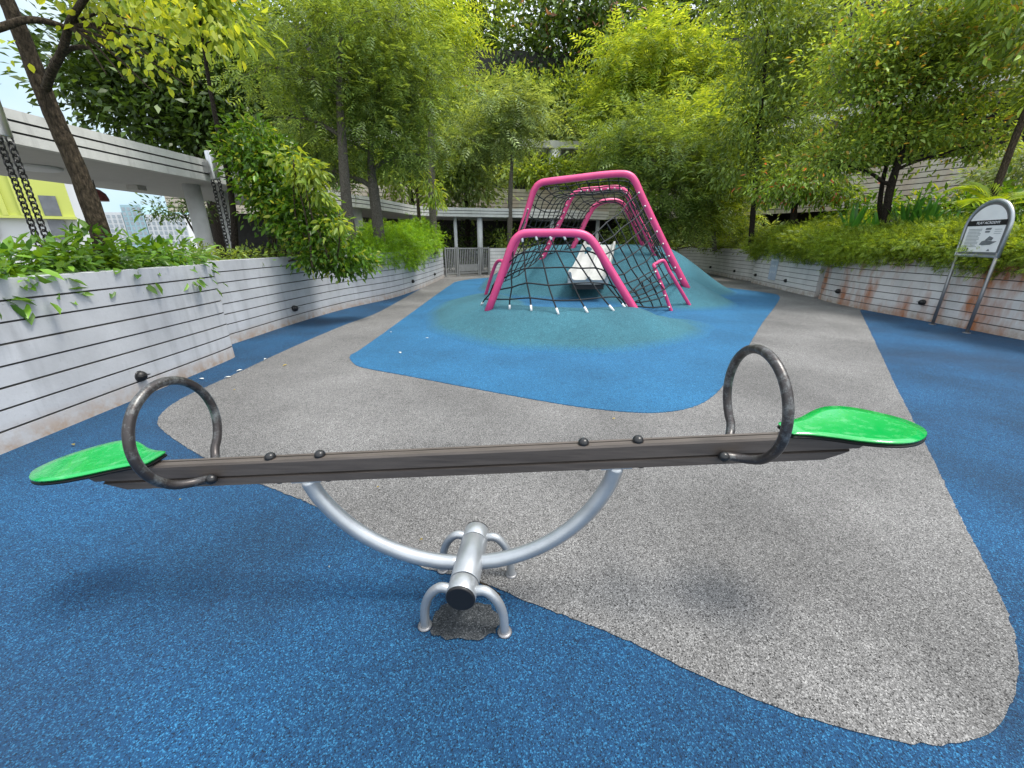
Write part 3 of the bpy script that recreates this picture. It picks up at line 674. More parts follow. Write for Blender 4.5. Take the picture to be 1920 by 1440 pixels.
# ---------------------------------------------------------------- slide
def slide():
    top, bot = at(1124, 459, 12.7), at(1101, 522, 10.3)
    path = cr([top, top.lerp(bot, .35) + Vector((0, 0, -.06)), top.lerp(bot, .72) + Vector((0, 0, -.10)), bot + Vector((0, .05, 0)), bot + Vector((-.03, -.35, -.01))], 6)
    root = empty('slide', (bot.x, bot.y, .1), 'pale grey double lane slide coming down the teal mound', 'slide')
    sec = [(-.47, -.10), (-.47, .16), (-.455, .19), (-.43, .19), (-.41, .16), (-.39, .04), (-.34, 0), (-.08, 0), (-.045, .03), (-.03, .07), (0, .085), (.03, .07), (.045, .03), (.08, 0), (.34, 0), (.39, .04), (.41, .16), (.43, .19), (.455, .19), (.47, .16), (.47, -.10)]
    a = MB(); V = []; k = len(sec); m = len(path)
    for i, p in enumerate(path):
        d_ = (path[min(i + 1, m - 1)] - path[max(i - 1, 0)]).normalized(); sx = d_.cross(Vector((0, 0, 1))).normalized() * -1; up = sx.cross(d_) * -1
        if up.z < 0: up = -up
        fl = 1 + .04 * (i / m)
        for x, z in sec: V.append(p + sx * x * fl + up * (z if z < .1 else .1 + (z - .1) * min(1, .1 + 2 * i / m)))
    F = [(i * k + j, (i + 1) * k + j, (i + 1) * k + j + 1, i * k + j + 1) for i in range(m - 1) for j in range(k - 1)]
    F += [((m - 1) * k + j for j in range(k))] and [tuple((m - 1) * k + j for j in range(k))]
    a.add(V, F, True); a.build('chute', M['slide'], root)
    a = MB(); a.box(bot + Vector((-.02, -.05, -.16)), (.78, .45, .16)); a.build('support_foot', M['black'], root)
slide()

# ---------------------------------------------------------------- gate and fence panels
def gate():
    p0, p1 = Vector((-2.84, 17.5, 0)), Vector((-1.04, 18.98, 0)); d_ = (p1 - p0); Lg = d_.length; d_.normalize()
    ang = math.atan2(d_.y, d_.x); rot = Matrix.Rotation(ang, 3, 'Z')
    def bar(mb, s0, s1, z0, z1, t=.04): mb.box(p0 + d_ * (s0 + s1) / 2 + Vector((0, 0, (z0 + z1) / 2)), (abs(s1 - s0), t, z1 - z0), rot)
    def panel(name, lab, s0, s1, low):
        root = empty(name, p0 + d_ * (s0 + s1) / 2, lab, 'gate' if 'gate' in name else 'fence')
        a = MB(); bar(a, s0, s0 + .06, 0, 1.22, .06); bar(a, s1 - .06, s1, 0, 1.22, .06); bar(a, s0 + .062, s1 - .062, .12, .16); bar(a, s0 + .062, s1 - .062, 1.14, 1.19); a.build('frame', M['gate'], root)
        n = int((s1 - s0 - .14) / .088)
        for i in range(n):
            a = MB(); s = s0 + .10 + (s1 - s0 - .2) * (i + .5) / n; bar(a, s - .018, s + .018, .163, 1.138 if low else 1.21, .018); a.build('bar', M['gate'], root)
        if low: a = MB(); bar(a, s0 + .064, s1 - .064, .22, .50, .006); a.build('kick_plate', M['gate'], root); a = MB(); bar(a, s1 - .15, s1 - .09, .95, 1.05, .09); a.build('latch', M['steel'], root)
    panel('fence_panel', 'narrow grey barred fence panel left of the gate', 0, .62, False)
    panel('gate', 'grey barred gate in the gap at the far left corner', .64, 1.74, True)
    panel('fence_panel', 'narrow grey barred fence panel right of the gate', 1.76, Lg - .02, False)
gate()

# ---------------------------------------------------------------- walkway canopy
def canopy():
    edge = cr([Vector(p + (0,)) for p in [(-5.9, -5), (-5.86, 2), (-5.85, 6), (-5.76, 8.3), (-5.6, 11), (-5.35, 13.4), (-4.85, 14.9), (-4.5, 16.4), (-4.1, 18.1), (-3.3, 18.85), (-2.2, 19.2), (0, 19.75), (2.6, 20.6), (4.9, 21.7)]], 5)
    root = empty('walkway_canopy', (-5.8, 8, 0), 'long white boarded concrete canopy with round columns behind the left planters', 'canopy')
    z0, z1, Wd = 2.5, 2.87, 3.1
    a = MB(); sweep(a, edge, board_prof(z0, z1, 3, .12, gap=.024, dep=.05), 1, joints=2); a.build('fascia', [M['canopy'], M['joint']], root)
    a = MB(); sweep(a, edge, [(-.122, z0 + .0), (-.122, z1 - .06), (-Wd, z1 - .06), (-Wd, z0)], 1); a.build('roof_slab', M['soffit'], root)
    m = len(edge)
    def off(P, o):
        i = min(range(m), key=lambda q: (edge[q] - P).length); d_ = (edge[min(i + 1, m - 1)] - edge[max(i - 1, 0)]).normalized(); return edge[i] - Vector((d_.y, -d_.x, 0)) * o
    # columns
    cs = [((-5.76, 8.9), .75, .15), ((-5.74, 10.2), 1.0, .13), ((-5.86, 1.5), .75, .15), ((-5.86, 4.6), 1.6, .15), ((-4.9, 14.8), .6, .15), ((-3.9, 18.4), .45, .13), ((-2.6, 19.1), .5, .08), ((-1.36, 19.45), .35, .13), ((2.0, 20.4), .4, .1), ((4.5, 21.5), .4, .1)]
    for (x, y), o, r in cs:
        p = off(Vector((x, y, 0)), o); a = MB(); a.lathe((p.x, p.y, 0), [(r, -.02), (r, z0 + .002)], (0, 0, 1), 24); a.build('column', M['column'], root)
    # soffit fittings
    p = gp(65, 312, 2.5); a = MB(); a.lathe((p.x, p.y, 2.5), [(.3, 0), (.3, -.03), (.26, -.05)], (0, 0, 1), 28); a.build('ceiling_disc', M['column'], root)
    p = gp(255, 348, 2.5); a = MB(); a.box((p.x, p.y, 2.46), (.22, .22, .09)); a.build('ceiling_box', M['soffit'], root)
    return edge
canopy()
# back wall and greenery under the canopy
wall('low boarded wall under the canopy behind the tree trunks', [(-7.5, 15.5), (-7.2, 18.5), (-6.2, 21)], M['parapet'], 1, H=2.3, n=14, name='boarded_wall', t=.15)

# rain chains with spouts
def rain_chain(x, y, lab):
    root = empty('rain_chain', (x, y, 1.0), lab, 'chain', 'rain chains hanging from the canopy')
    a = MB(); a.lathe((x, y, 2.52), [(.075, 0), (.08, .02), (.08, .46), (.075, .48)], (0, 0, 1), 20); a.box((x - .13, y, 2.72), (.16, .13, .18)); a.build('spout', M['steel'], root)
    for sx in (-.06, .06):
        a = MB()
        for k in range(24):
            z = 2.50 - k * .062; c = Vector((x + sx, y, z)); ax = Vector((1, 0, 0)) if k % 2 else Vector((0, 1, 0))
            P = [c + ax * (.034 * math.cos(t)) + Vector((0, 0, .043 * math.sin(t))) for t in np.linspace(0, 2 * math.pi, 13)[:-1]]
            a.tube(P, .0095, 6, closed=True)
        a.build('chain', M['bplastic'], root)
rain_chain(-5.76, 5.15, 'black double rain chain under a steel spout at the left edge')
rain_chain(-5.62, 8.35, 'black double rain chain under a steel spout beside the round column')
# maroon pendant
p = at(183, 366, 8.2); root = empty('pendant_lamp', (p.x, p.y, p.z), 'small maroon dome lamp hanging under the canopy behind the leaning trunk', 'lamp')
a = MB(); a.lathe(p, [(.14, -.1), (.145, -.06), (.12, .03), (.06, .09), (.02, .11)], (0, 0, 1), 20); a.build('shade', M['maroon'], root)
a = MB(); a.tube([p + Vector((0, 0, .1)), Vector((p.x, p.y, 2.5))], .008, 6); a.build('cord', M['bplastic'], root)

# ---------------------------------------------------------------- terraced building behind
def building():
    root = empty('terraced_building', (6, 28, 0), 'planted terrace building with cream boarded parapets behind the garden', 'building')
    line = cr([Vector(p + (0,)) for p in [(-16, 20), (-9, 22.6), (-2, 24.6), (5, 25.8), (10, 24.6), (13.5, 20.5), (15.6, 16.6), (17.3, 12), (18, 5), (18, -2)]], 6)
    def off(o): 
        out = []
        for i in range(len(line)):
            d_ = (line[min(i + 1, len(line) - 1)] - line[max(i - 1, 0)]).normalized(); out.append(line[i] - Vector((d_.y, -d_.x, 0)) * o)
        return out
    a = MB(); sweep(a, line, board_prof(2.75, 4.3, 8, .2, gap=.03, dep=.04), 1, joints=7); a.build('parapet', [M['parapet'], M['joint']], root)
    a = MB(); sweep(a, off(.25), [(0, 2.95), (0, 3.15), (-4, 3.15), (-4, 2.95)], 1); a.build('floor_slab', M['slab'], root)
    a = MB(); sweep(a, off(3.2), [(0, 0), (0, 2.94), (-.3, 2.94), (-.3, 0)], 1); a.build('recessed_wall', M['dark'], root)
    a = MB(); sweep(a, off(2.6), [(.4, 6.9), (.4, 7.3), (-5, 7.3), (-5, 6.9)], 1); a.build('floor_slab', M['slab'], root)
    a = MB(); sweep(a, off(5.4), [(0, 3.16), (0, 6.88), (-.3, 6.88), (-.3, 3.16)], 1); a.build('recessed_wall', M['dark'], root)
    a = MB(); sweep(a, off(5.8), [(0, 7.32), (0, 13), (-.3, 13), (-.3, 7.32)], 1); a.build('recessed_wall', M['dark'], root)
    for px in (1040, 1580, 760):
        p = at(px, 320, 28.2); a = MB(); a.lathe((p.x, p.y, 3.16), [(.38, 0), (.38, 3.73)], (0, 0, 1), 24); a.build('column', M['column'], root)
building()

# ---------------------------------------------------------------- town buildings beyond the canopy
def block(name, lab, x0, x1, Y, z0, z1, dep, rows, mat):
    root = empty(name, ((x0 + x1) / 2, Y, z0), lab, 'building', None); a = MB(); a.box(((x0 + x1) / 2, Y + dep / 2, (z0 + z1) / 2), (x1 - x0, dep, z1 - z0)); a.build('wall', M[mat], root)
    for r in rows: r(root)
    return root
def turn(root, corner, ang):
    for ch in root.children: ch.data.transform(Matrix.Translation(Vector(root.location) - Vector(corner)))
    root.location = corner; root.rotation_euler = (0, 0, ang)
def win(x, z, w_, h_, Y, mat='pane'):
    def f(root):
        a = MB(); a.box((x, Y - .02, z), (w_, .1, h_)); a.build('window', M[mat], root)
    return f
def band(name, x0, x1, z0, z1, Y, mat, t=.3):
    def f(root): a = MB(); a.box(((x0 + x1) / 2, Y - t / 2 - .01, (z0 + z1) / 2), (x1 - x0, t, z1 - z0)); a.build(name, M[mat], root)
    return f
Yb = 30; s = mpp(Yb)
xe = at(150, 430, Yb).x; xl = xe - 16; zc = lambda y: at(80, y, Yb).z
rows = [band('painted_band', xl, xe, zc(408), zc(300), Yb, 'yellow', .25), band('ledge', xl, xe + .05, zc(412), zc(407), Yb, 'yellow', .45)]
for x in (xe - 1.0, xe - 4.4, xe - 6.2, xe - 9.5):
    for y in (388, 432): rows.append(win(x, zc(y), .8 if x > xe - 2 else 1.1, 1.25, Yb - .27))
for x in (xe - 2.3, xe - 3.1): rows.append(band('pilaster', x - .12, x + .12, zc(408), zc(300), Yb - .25, 'yellow', .2))
turn(block('apartment_block', 'yellow and white apartment block beyond the left end of the canopy', xl, xe, Yb, -.05, zc(300), 10, rows, 'facade'), (xe, Yb, -.05), R(38))
Yb2 = 75
def far_block(name, lab, pxl, pxr, pyt, mat, wins):
    a0, a1 = at(pxl, 430, Yb2).x, at(pxr, 430, Yb2).x; zt_ = at(pxl, pyt, Yb2).z; rows = []
    for fy in range(pyt + 8, 462, 9):
        z = at(pxl, fy, Yb2).z
        for k in range(wins):
            x = a0 + (a1 - a0) * (k + .5) / wins; rows.append(win(x, z, (a1 - a0) / wins * .55, .55, Yb2, 'palepane'))
    block(name, lab, a0, a1, Yb2, -.05, zt_, 12, rows, mat)
far_block('apartment_block', 'distant white block with ribbon windows right of the leaning trunk', 196, 236, 398, 'facade', 4)
far_block('apartment_block', 'distant pale aqua block between the white ones', 238, 276, 384, 'aqua', 4)
far_block('apartment_block', 'distant white block with aqua end beside the canopy column', 278, 352, 402, 'facade', 8)

# ---------------------------------------------------------------- foliage engine
def nrmz(a): return a / np.maximum(1e-9, np.linalg.norm(a, axis=1, keepdims=True))
TOTAL = [0]
def leaf_arrays(P, D, Nn, L, W, shape):
    D = nrmz(D); S = nrmz(np.cross(D, Nn)); Nn = np.cross(S, D); L = L[:, None]; W = W[:, None]; n = len(P); TOTAL[0] += n
    if shape == 'quad':
        V = np.stack([P, P + D * L * .45 + S * W * .5 + Nn * W * .12, P + D * L - Nn * L * .08, P + D * L * .45 - S * W * .5 + Nn * W * .12], 1).reshape(-1, 3)
        F = np.arange(4 * n, dtype=np.int32).reshape(-1, 4); return V, F
    V = np.stack([P, P + D * L * .25 + S * W * .42 + Nn * W * .12, P + D * L * .6 + S * W * .42 + Nn * W * .1, P + D * L - Nn * L * .12,
                  P + D * L * .6 - S * W * .42 + Nn * W * .1, P + D * L * .25 - S * W * .42 + Nn * W * .12], 1).reshape(-1, 3)
    b = (np.arange(n, dtype=np.int32) * 6)[:, None]; F = np.concatenate([b + np.array([[0, 1, 2, 3]]), b + np.array([[0, 3, 4, 5]])], 0); return V, F
def fronds(P, D, Nn, L, K=6, lw=.3, ll=.36):
    """feather leaves: K pairs of leaflets on each rachis"""
    D = nrmz(D); S = nrmz(np.cross(D, Nn)); Nn = np.cross(S, D); n = len(P); PP = []; DD = []; NN = []; LL = []
    for k in range(K):
        t = (k + .8) / K; q = P + D * (L * t)[:, None] - Nn * (L * t * t * .25)[:, None]; l = L * ll * (math.sin(math.pi * (t * .75 + .18)) * .8 + .2)
        for s_ in (-1, 1):
            PP.append(q); DD.append(S * s_ * .85 + D * .55 - Nn * .15); NN.append(Nn); LL.append(l)
    PP, DD, NN, LL = map(np.concatenate, (PP, DD, NN, LL)); return PP, DD, NN, LL, LL * lw
def cluster_points(blobs, ncl, jitter=1.0, shell=.45, flat=1.0):
    """cluster centres in the ellipsoid blobs (x,y,z,rx,ry,rz)"""
    B = np.array([b[:6] for b in blobs], float); vol = (B[:, 3] * B[:, 4] * B[:, 5]) ** (2 / 3); idx = rng.choice(len(B), ncl, p=vol / vol.sum())
    u = nrmz(rng.normal(size=(ncl, 3))); r = rng.random(ncl) ** shell * np.clip(rng.normal(1, .2, ncl), .5, 1.6); c = B[idx, :3] + u * r[:, None] * B[idx, 3:6]
    return c, idx, u
def foliage(name, blobs, ncl, per, cs, L, W, mat, parent=None, shape='quad', droop=.3, up=.6, lvar=.35, shell=.4, K=6, centres=None, flat=.6, origin=None, lw=.3):
    if centres is None: c, idx, out = cluster_points(blobs, ncl, shell=shell)
    else: c, out = centres
    n = len(c); cc = np.repeat(c, per, 0); oo = np.repeat(out, per, 0)
    csz = np.repeat(cs * rng.uniform(.6, 1.3, n), per)[:, None]
    g = rng.normal(size=(n * per, 3)) * .5; P = cc + g * csz * np.array([1, 1, flat])
    D = g * 1.0 + oo * .7 + rng.normal(size=P.shape) * .45 + np.array([0, 0, -droop]); Nn = rng.normal(size=P.shape) * (1 - up) + np.array([0, 0, up]) + oo * .25
    Ls = L * rng.uniform(1 - lvar, 1 + lvar, len(P)); 
    if shape == 'frond': P, D, Nn, Ls, Ws = fronds(P, D, Nn, Ls, K, lw); V, F = leaf_arrays(P, D, Nn, Ls, Ws, 'quad')
    else: V, F = leaf_arrays(P, D, Nn, Ls, W * Ls / L, shape)
    me = np_mesh(name, V, F); return linkmesh(name, me, M[mat], parent, origin)
def limb(a, p0, p1, r0, r1, sag=.15, n=7, sides=6, wob=.06):
    p0, p1 = Vector(p0), Vector(p1); d_ = p1 - p0; Ld = d_.length; P = []
    o1 = Vector((random.gauss(0, 1), random.gauss(0, 1), random.gauss(0, .5))) * Ld * wob
    for k in range(n): t = k / (n - 1); P.append(p0 + d_ * t + Vector((0, 0, 1)) * Ld * sag * math.sin(math.pi * t) * .5 + o1 * math.sin(math.pi * t) + Vector((random.gauss(0, 1), random.gauss(0, 1), random.gauss(0, 1))) * Ld * .012 * (0 < k < n - 1))
    a.tube(P, [r0 + (r1 - r0) * (k / (n - 1)) ** .8 for k in range(n)], sides, cap=False); return P
def tree(label, trunk, radii, blobs, ncl, per, cs, L, W, mat, barkm='B_grey', shape='quad', droop=.3, up=.6, name='tree', group=None, K=6, shell=.45, twigs=True, fork=.45, cat='tree', limbr=.45, lw=.3, flat=.6, lvar=.35, extra=None):
    root = empty(name, trunk[0], label, cat, group); a = MB(); T = cr(trunk, 5); m = len(T)
    rr = np.interp(np.linspace(0, 1, m), np.linspace(0, 1, len(radii)), radii); a.tube(T, [q * random.uniform(.95, 1.06) for q in rr], 14)
    c, idx, out = cluster_points(blobs, ncl, shell=shell)
    if twigs:
        for bi, b in enumerate(blobs):
            bc = Vector(b[:3]); lo = int(m * fork)
            cand = [i for i in range(lo, m)]; i = min(cand, key=lambda q: (T[q] - bc).length + max(0, T[q].z - bc.z + .3 * (T[q] - bc).length) * 1.5)
            r_ = max(.008, rr[i] * limbr); P = limb(a, T[i], bc, r_, r_ * .35, .1, 8)
            P2 = P[3:]
            sel = np.where(idx == bi)[0]
            for k in sel[:14]:
                q = Vector(c[k]); s_ = min(P2, key=lambda z: (z - q).length); limb(a, s_, q, r_ * .28, r_ * .08, .08, 4, 4)
    if extra: extra(a, T, rr)
    a.build('trunk', M[barkm], root)
    foliage('crown', None, ncl, per, cs, L, W, mat, root, shape, droop, up, centres=(c, out), K=K, lw=lw, flat=flat, lvar=lvar)
    return root
def B(px, py, Y, rpx, rpy=None, ry=None):
    """a crown blob standing at distance Y: size from the photo, real depth"""
    rpy = rpy or rpx; p = at(px, py, Y); sc_ = mpp(Y) * (1 if py > 250 else .95); return (p.x, p.y, p.z, rpx * sc_, ry or (rpx + rpy) / 2 * sc_, rpy * sc_)
def bush(label, blobs, ncl, per, cs, L, W, mat, name='shrub', shape='quad', cat='shrub', stems=6, group=None, **k):
    b0 = blobs[0]; base = (b0[0], b0[1], 1.0 if b0[2] < 4 else b0[2] - b0[5]); root = empty(name, base, label, cat, group)
    if stems:
        a = MB()
        for i in range(stems):
            b = random.choice(blobs); limb(a, (base[0] + random.gauss(0, .12), base[1] + random.gauss(0, .12), base[2]), (b[0], b[1], b[2]), .02, .008, .1, 5, 5)
        a.build('stems', M['B_twig'], root)
    foliage('foliage', blobs, ncl, per, cs, L, W, mat, root, shape, **k); return root

# ---- left planter
tr = [at(212, 545, 4.3), at(192, 450, 4.3), at(152, 335, 4.3), at(112, 243, 4.28), at(84, 178, 4.25), at(52, 95, 4.2), at(22, 22, 4.15), at(-25, -80, 4.1), at(-90, -220, 4.1)]
def extra(a, T, rr):
    def br(px, r0, r1):
        P = cr([at(*p) for p in px], 5); a.tube(P, list(np.linspace(r0, r1, len(P))), 9); return P
    br([(86, 165, 4.2), (96, 135, 4.1), (112, 105, 4.0), (124, 70, 3.95), (130, 42, 3.9), (150, 10, 3.8), (190, -50, 3.7)], .034, .02)
    br([(-60, 70, 3.5), (0, 52, 3.6), (45, 38, 3.7), (85, 40, 3.8), (125, 52, 3.9)], .026, .02)
    br([(100, 118, 4.1), (125, 95, 4.05), (150, 88, 4.0), (165, 90, 4.0)], .026, .012)
    for tgt in [(230, 95), (300, 120), (350, 160), (250, 40), (330, 80), (200, 140), (290, 175), (235, 150)]:
        br([(128, 48, 3.9), ((128 + tgt[0]) / 2, (20 + tgt[1]) / 2 + random.uniform(-12, 4), 3.9), (tgt[0], tgt[1], 3.85)], .014, .004)
tree('leaning brown trunk tree with yellow green leaves in the nearest left planter', tr, [.10, .08, .072, .066, .062, .055, .05, .04],
     [B(150, 5, 3.9, 50, 20), B(230, 25, 3.9, 55, 22), B(300, 40, 3.9, 50, 22), B(190, 50, 3.9, 35, 12), B(250, 70, 3.9, 35, 12), B(310, 85, 3.9, 38, 14), B(350, 118, 3.9, 36, 16), B(380, 150, 3.9, 20, 12), B(215, 92, 3.9, 22, 8), B(270, 112, 3.9, 25, 8), B(240, -25, 3.9, 70, 25), B(340, 0, 3.9, 60, 28), B(400, 45, 4.0, 40, 18), B(110, -30, 3.9, 50, 22), B(20, 100, 3.6, 16, 8)],
     78, 8, .2, .062, .04, 'L_yellow', 'B_brown', 'hex', droop=.9, up=.5, name='leaning_tree', twigs=False, extra=extra)
# ground cover leaves along the nearest left wall
def cover(label, pts, r, rz, z, ncl, per, cs, L, W, mat, shape='hex', name='ground_cover_plant', cat='plant', **k):
    bl = [(x, y, z, r, r * 1.3, rz) for x, y in pts]; return bush(label, bl, ncl, per, cs, L, W, mat, name, shape, cat, stems=0, **k)
cover('glossy leafy ground cover filling the near part of the left planter', [(-3.85, 1.2), (-3.9, 1.9), (-3.85, 2.5), (-3.9, 3.1), (-4.4, 2.6), (-4.5, 1.8)], .33, .17, 1.14, 230, 9, .16, .115, .06, 'L_ground', droop=.5, up=.75)
cover('leafy ground cover spilling over the end of the nearest left wall', [(-3.95, 3.6), (-3.95, 4.1), (-3.95, 4.6), (-4.4, 4.2), (-4.1, 4.95), (-4.5, 4.7), (-4.3, 3.6)], .36, .24, 1.18, 300, 9, .16, .105, .05, 'L_ground', droop=.5, up=.75)
cover('small leafy plants at the planter edge under the round column', [(-4.6, 5.9), (-4.5, 6.7), (-4.9, 6.3), (-4.6, 7.3), (-4.4, 7.9)], .35, .18, 1.15, 260, 8, .16, .07, .03, 'L_mid', droop=.3, up=.6)
# vine covered shrub
bush('tall vine covered shrub with glossy leaves bulging over the left wall',
     [B(478, 265, 7.6, 36, 34), B(515, 305, 7.6, 44, 38), B(465, 320, 7.6, 38, 42), B(540, 355, 7.5, 42, 38), B(500, 380, 7.6, 46, 32), B(580, 400, 7.4, 38, 36), B(550, 420, 7.5, 40, 36), B(605, 440, 7.3, 38, 36), B(590, 482, 7.3, 42, 24), B(645, 482, 7.4, 38, 24), B(640, 503, 7.3, 30, 14), B(680, 495, 7.6, 26, 14)],
     820, 11, .2, .095, .046, 'L_broad', 'vine_shrub', 'hex', droop=.6, up=.55, stems=10, shell=.35)
bush('bright lime green leafy shoots on the right side of the vine shrub', [B(575, 320, 7.1, 30, 20), B(550, 300, 7.0, 24, 16), B(590, 355, 7.0, 22, 26), B(635, 420, 6.9, 18, 12)], 60, 9, .17, .13, .05, 'L_lime', 'climbing_vine', 'hex', 'vine', 4, droop=.8, up=.5)
# bright fern hedge near the gate
bush('bright green feathery hedge mound spilling over the left wall near the gate',
     [(-3.85, 9.7, 1.1, .4, .7, .3), (-3.65, 10.4, 1.15, .5, .7, .36), (-3.5, 11.2, 1.2, .6, .8, .42), (-3.45, 12.4, 1.3, .65, .9, .48), (-3.35, 13.6, 1.4, .65, .9, .55), (-3.3, 14.8, 1.5, .65, .9, .62), (-3.3, 15.8, 1.5, .6, .7, .6), (-4.2, 13.4, 1.45, .7, 1.2, .5), (-3.1, 12.2, 1.0, .4, .8, .3)],
     7000, 4, .12, .115, 0, 'L_fern', 'feathery_hedge', 'frond', 'hedge', 0, droop=.1, up=.55, shell=.25, K=6, lw=.34)
# feathery trees
def feather(label, trunk, radii, blobs, ncl, per, cs=.6, L=.34, mat='L_feather', K=5, **k):
    return tree(label, trunk, radii, blobs, ncl, per, cs, L, 0, mat, k.pop('barkm', 'B_grey'), 'frond', droop=.2, up=.8, K=K, name='feathery_tree', limbr=.62, lvar=.5, flat=.32, **k)
feather('fine leaved tree with a straight grey trunk rising beside the vine shrub', [at(662, 470, 10), at(652, 400, 10), at(645, 320, 10), at(640, 240, 10), at(636, 160, 10), at(640, 60, 10)], [.13, .12, .11, .09, .06, .04],
        [B(560, 60, 10, 95, 60), B(660, 30, 10, 90, 60), B(500, 120, 10, 65, 50), B(590, 150, 10, 80, 50), B(680, 140, 10.5, 80, 60), B(550, 220, 10, 60, 36), B(740, 40, 10.5, 60, 50)], 300, 12, cs=.75, L=.27)
feather('fine leaved tree with a low forking trunk behind the bright hedge', [at(714, 470, 11), at(706, 400, 11), at(700, 352, 11), at(695, 300, 11), at(700, 240, 11), at(712, 150, 11)], [.15, .14, .12, .08, .06, .04],
        [B(620, 260, 11, 70, 50), B(690, 240, 11, 80, 55), B(770, 230, 11, 75, 50), B(720, 160, 11, 80, 50), B(800, 150, 11, 65, 55), B(620, 320, 11, 45, 25), B(780, 290, 11, 60, 28)], 310, 12, cs=.75, L=.28, fork=.3)
feather('lime green fine leaved tree top behind the forked tree', [Vector((-2.9, 15.5, 1)), Vector((-2.8, 15.5, 4)), Vector((-2.6, 15.6, 7)), Vector((-2.4, 15.7, 10))], [.13, .12, .09, .05],
        [B(770, 50, 15.5, 85, 55), B(720, -10, 15.5, 90, 50), B(810, 90, 15.5, 50, 30), B(700, 60, 15.5, 60, 40)], 330, 11, cs=.8, L=.45, mat='L_lime')
tree('slender young tree with hanging lime leaves above the hedge end', [at(790, 450, 14.5), at(786, 410, 14.5), at(783, 370, 14.5), at(778, 330, 14.5)], [.07, .06, .05, .03], [B(800, 345, 14.4, 22, 12), B(815, 368, 14.3, 18, 20), B(785, 325, 14.4, 14, 10)], 45, 8, .2, .2, .05, 'L_lime', 'B_brown', 'hex', droop=1.2, name='young_tree')
# dark tree behind the canopy
def plain_tree(label, px, Y, blobs, ncl, per, cs, L, W, mat, barkm='B_dark', r=.2, name='tree', zb=0, **k):
    c = np.mean(np.array([b[:3] for b in blobs]), 0); base = Vector((at(px, 400, Y).x, Y, zb)); zt_ = max(b[2] for b in blobs)
    T = [base, base.lerp(Vector((c[0], c[1], zt_)), .3) + Vector((.1, 0, 0)), base.lerp(Vector((c[0], c[1], zt_)), .65), Vector((c[0], c[1], zt_))]
    return tree(label, T, [r, r * .8, r * .5, r * .2], blobs, ncl, per, cs, L, W, mat, barkm, name=name, **k)
plain_tree('large dense dark evergreen behind the left canopy', 400, 15, [B(200, 120, 15, 75, 60), B(300, 100, 15, 90, 70), B(250, 190, 15, 95, 65), B(370, 180, 15, 90, 75), B(340, 260, 15, 90, 55), B(450, 240, 15, 80, 80), B(430, 110, 15.5, 90, 80), B(520, 180, 16, 90, 90), B(250, 60, 15.5, 70, 45), B(560, 290, 16, 70, 50), B(150, 150, 15, 35, 30)],
           1300, 18, .75, .24, .11, 'L_dark', r=.3, droop=.2, name='evergreen_tree', limbr=.3)
plain_tree('small dark tree seen beneath the canopy beside the round column', 395, 12.5, [B(330, 400, 12.5, 45, 14), B(390, 392, 12.5, 40, 20), B(300, 392, 12.6, 22, 10)], 70, 10, .35, .12, .05, 'L_dark', r=.07, name='small_tree')
plain_tree('bright green leafy branches hanging at the top left corner', 420, 7.5, [B(400, 20, 7.5, 60, 40), B(350, -40, 7.5, 80, 50), B(440, 60, 7.5, 40, 25), B(300, -30, 7.4, 60, 30)], 120, 10, .4, .18, .07, 'L_lime', r=.06, zb=1.0, name='overhanging_tree', shape='hex', droop=.7)
# ---- behind the canopy, centre
plain_tree('dense grey green round tree behind the far canopy', 870, 21.5, [B(870, 330, 21.5, 50, 48), B(840, 290, 21.5, 45, 40), B(905, 350, 21.5, 35, 34), B(880, 250, 22, 50, 35)], 330, 14, .7, .26, .11, 'L_grey', r=.16, name='round_tree')
plain_tree('dense green round tree left of the grey green one', 780, 20.5, [B(740, 330, 20.5, 45, 35), B(790, 290, 21, 45, 40), B(830, 350, 21, 30, 35), B(700, 310, 20.5, 35, 30)], 240, 14, .7, .26, .11, 'L_mid', r=.14, name='round_tree')
feather('slim grey trunk tree standing alone behind the gate', [at(955, 470, 19.8), at(956, 420, 19.8), at(957, 360, 19.8), at(960, 300, 19.8), at(962, 240, 19.8)], [.13, .12, .10, .07, .04], [B(940, 250, 19.8, 65, 30), B(990, 215, 19.8, 45, 28), B(950, 200, 19.8, 60, 32), B(900, 265, 20, 40, 22)], 220, 9, cs=.8, L=.5, mat='L_grey')
bush('low leafy bush at the wall end right of the gate', [(-.3, 19.9, 1.35, .9, .6, .5), (.7, 20.6, 1.4, .9, .6, .5)], 130, 10, .3, .16, .05, 'L_mid')
bush('dark undergrowth behind the far canopy columns', [(-3, 21.5, 1.2, 2.2, .8, 1.2), (0, 22.3, 1.2, 2.5, .8, 1.3), (3, 23.2, 1.2, 2.5, .8, 1.3)], 420, 10, .5, .24, .09, 'L_dark')
# terrace planting
def terrace(label, blobs, ncl, mat, L=.32, W=.12, name='terrace_shrub', **k): return bush(label, blobs, ncl, 13, .8, L, W, mat, name, k.pop('shape', 'quad'), 'shrub', 0, droop=.3, **k)
terrace('green shrubs on the lower terrace left of the white column', [B(x, 318 + 6 * (i % 2), 25.6, 34, 16) for i, x in enumerate(range(700, 1020, 45))], 260, 'L_mid')
terrace('yellow green shrubs on the lower terrace around the white column', [B(x, 325, 25.4, 26, 14) for x in (1010, 1050, 1090, 1130, 1180)], 190, 'L_lime')
terrace('grey green hanging plants over the upper terrace edge', [B(x, 245 + 10 * (i % 3), 29, 46, 40) for i, x in enumerate(range(860, 1180, 55))], 520, 'L_grey')
terrace('bright shrubs along the top terrace, centre', [B(x, 185 + 12 * (i % 2), 30, 48, 42) for i, x in enumerate(range(820, 1180, 55))], 520, 'L_mid')
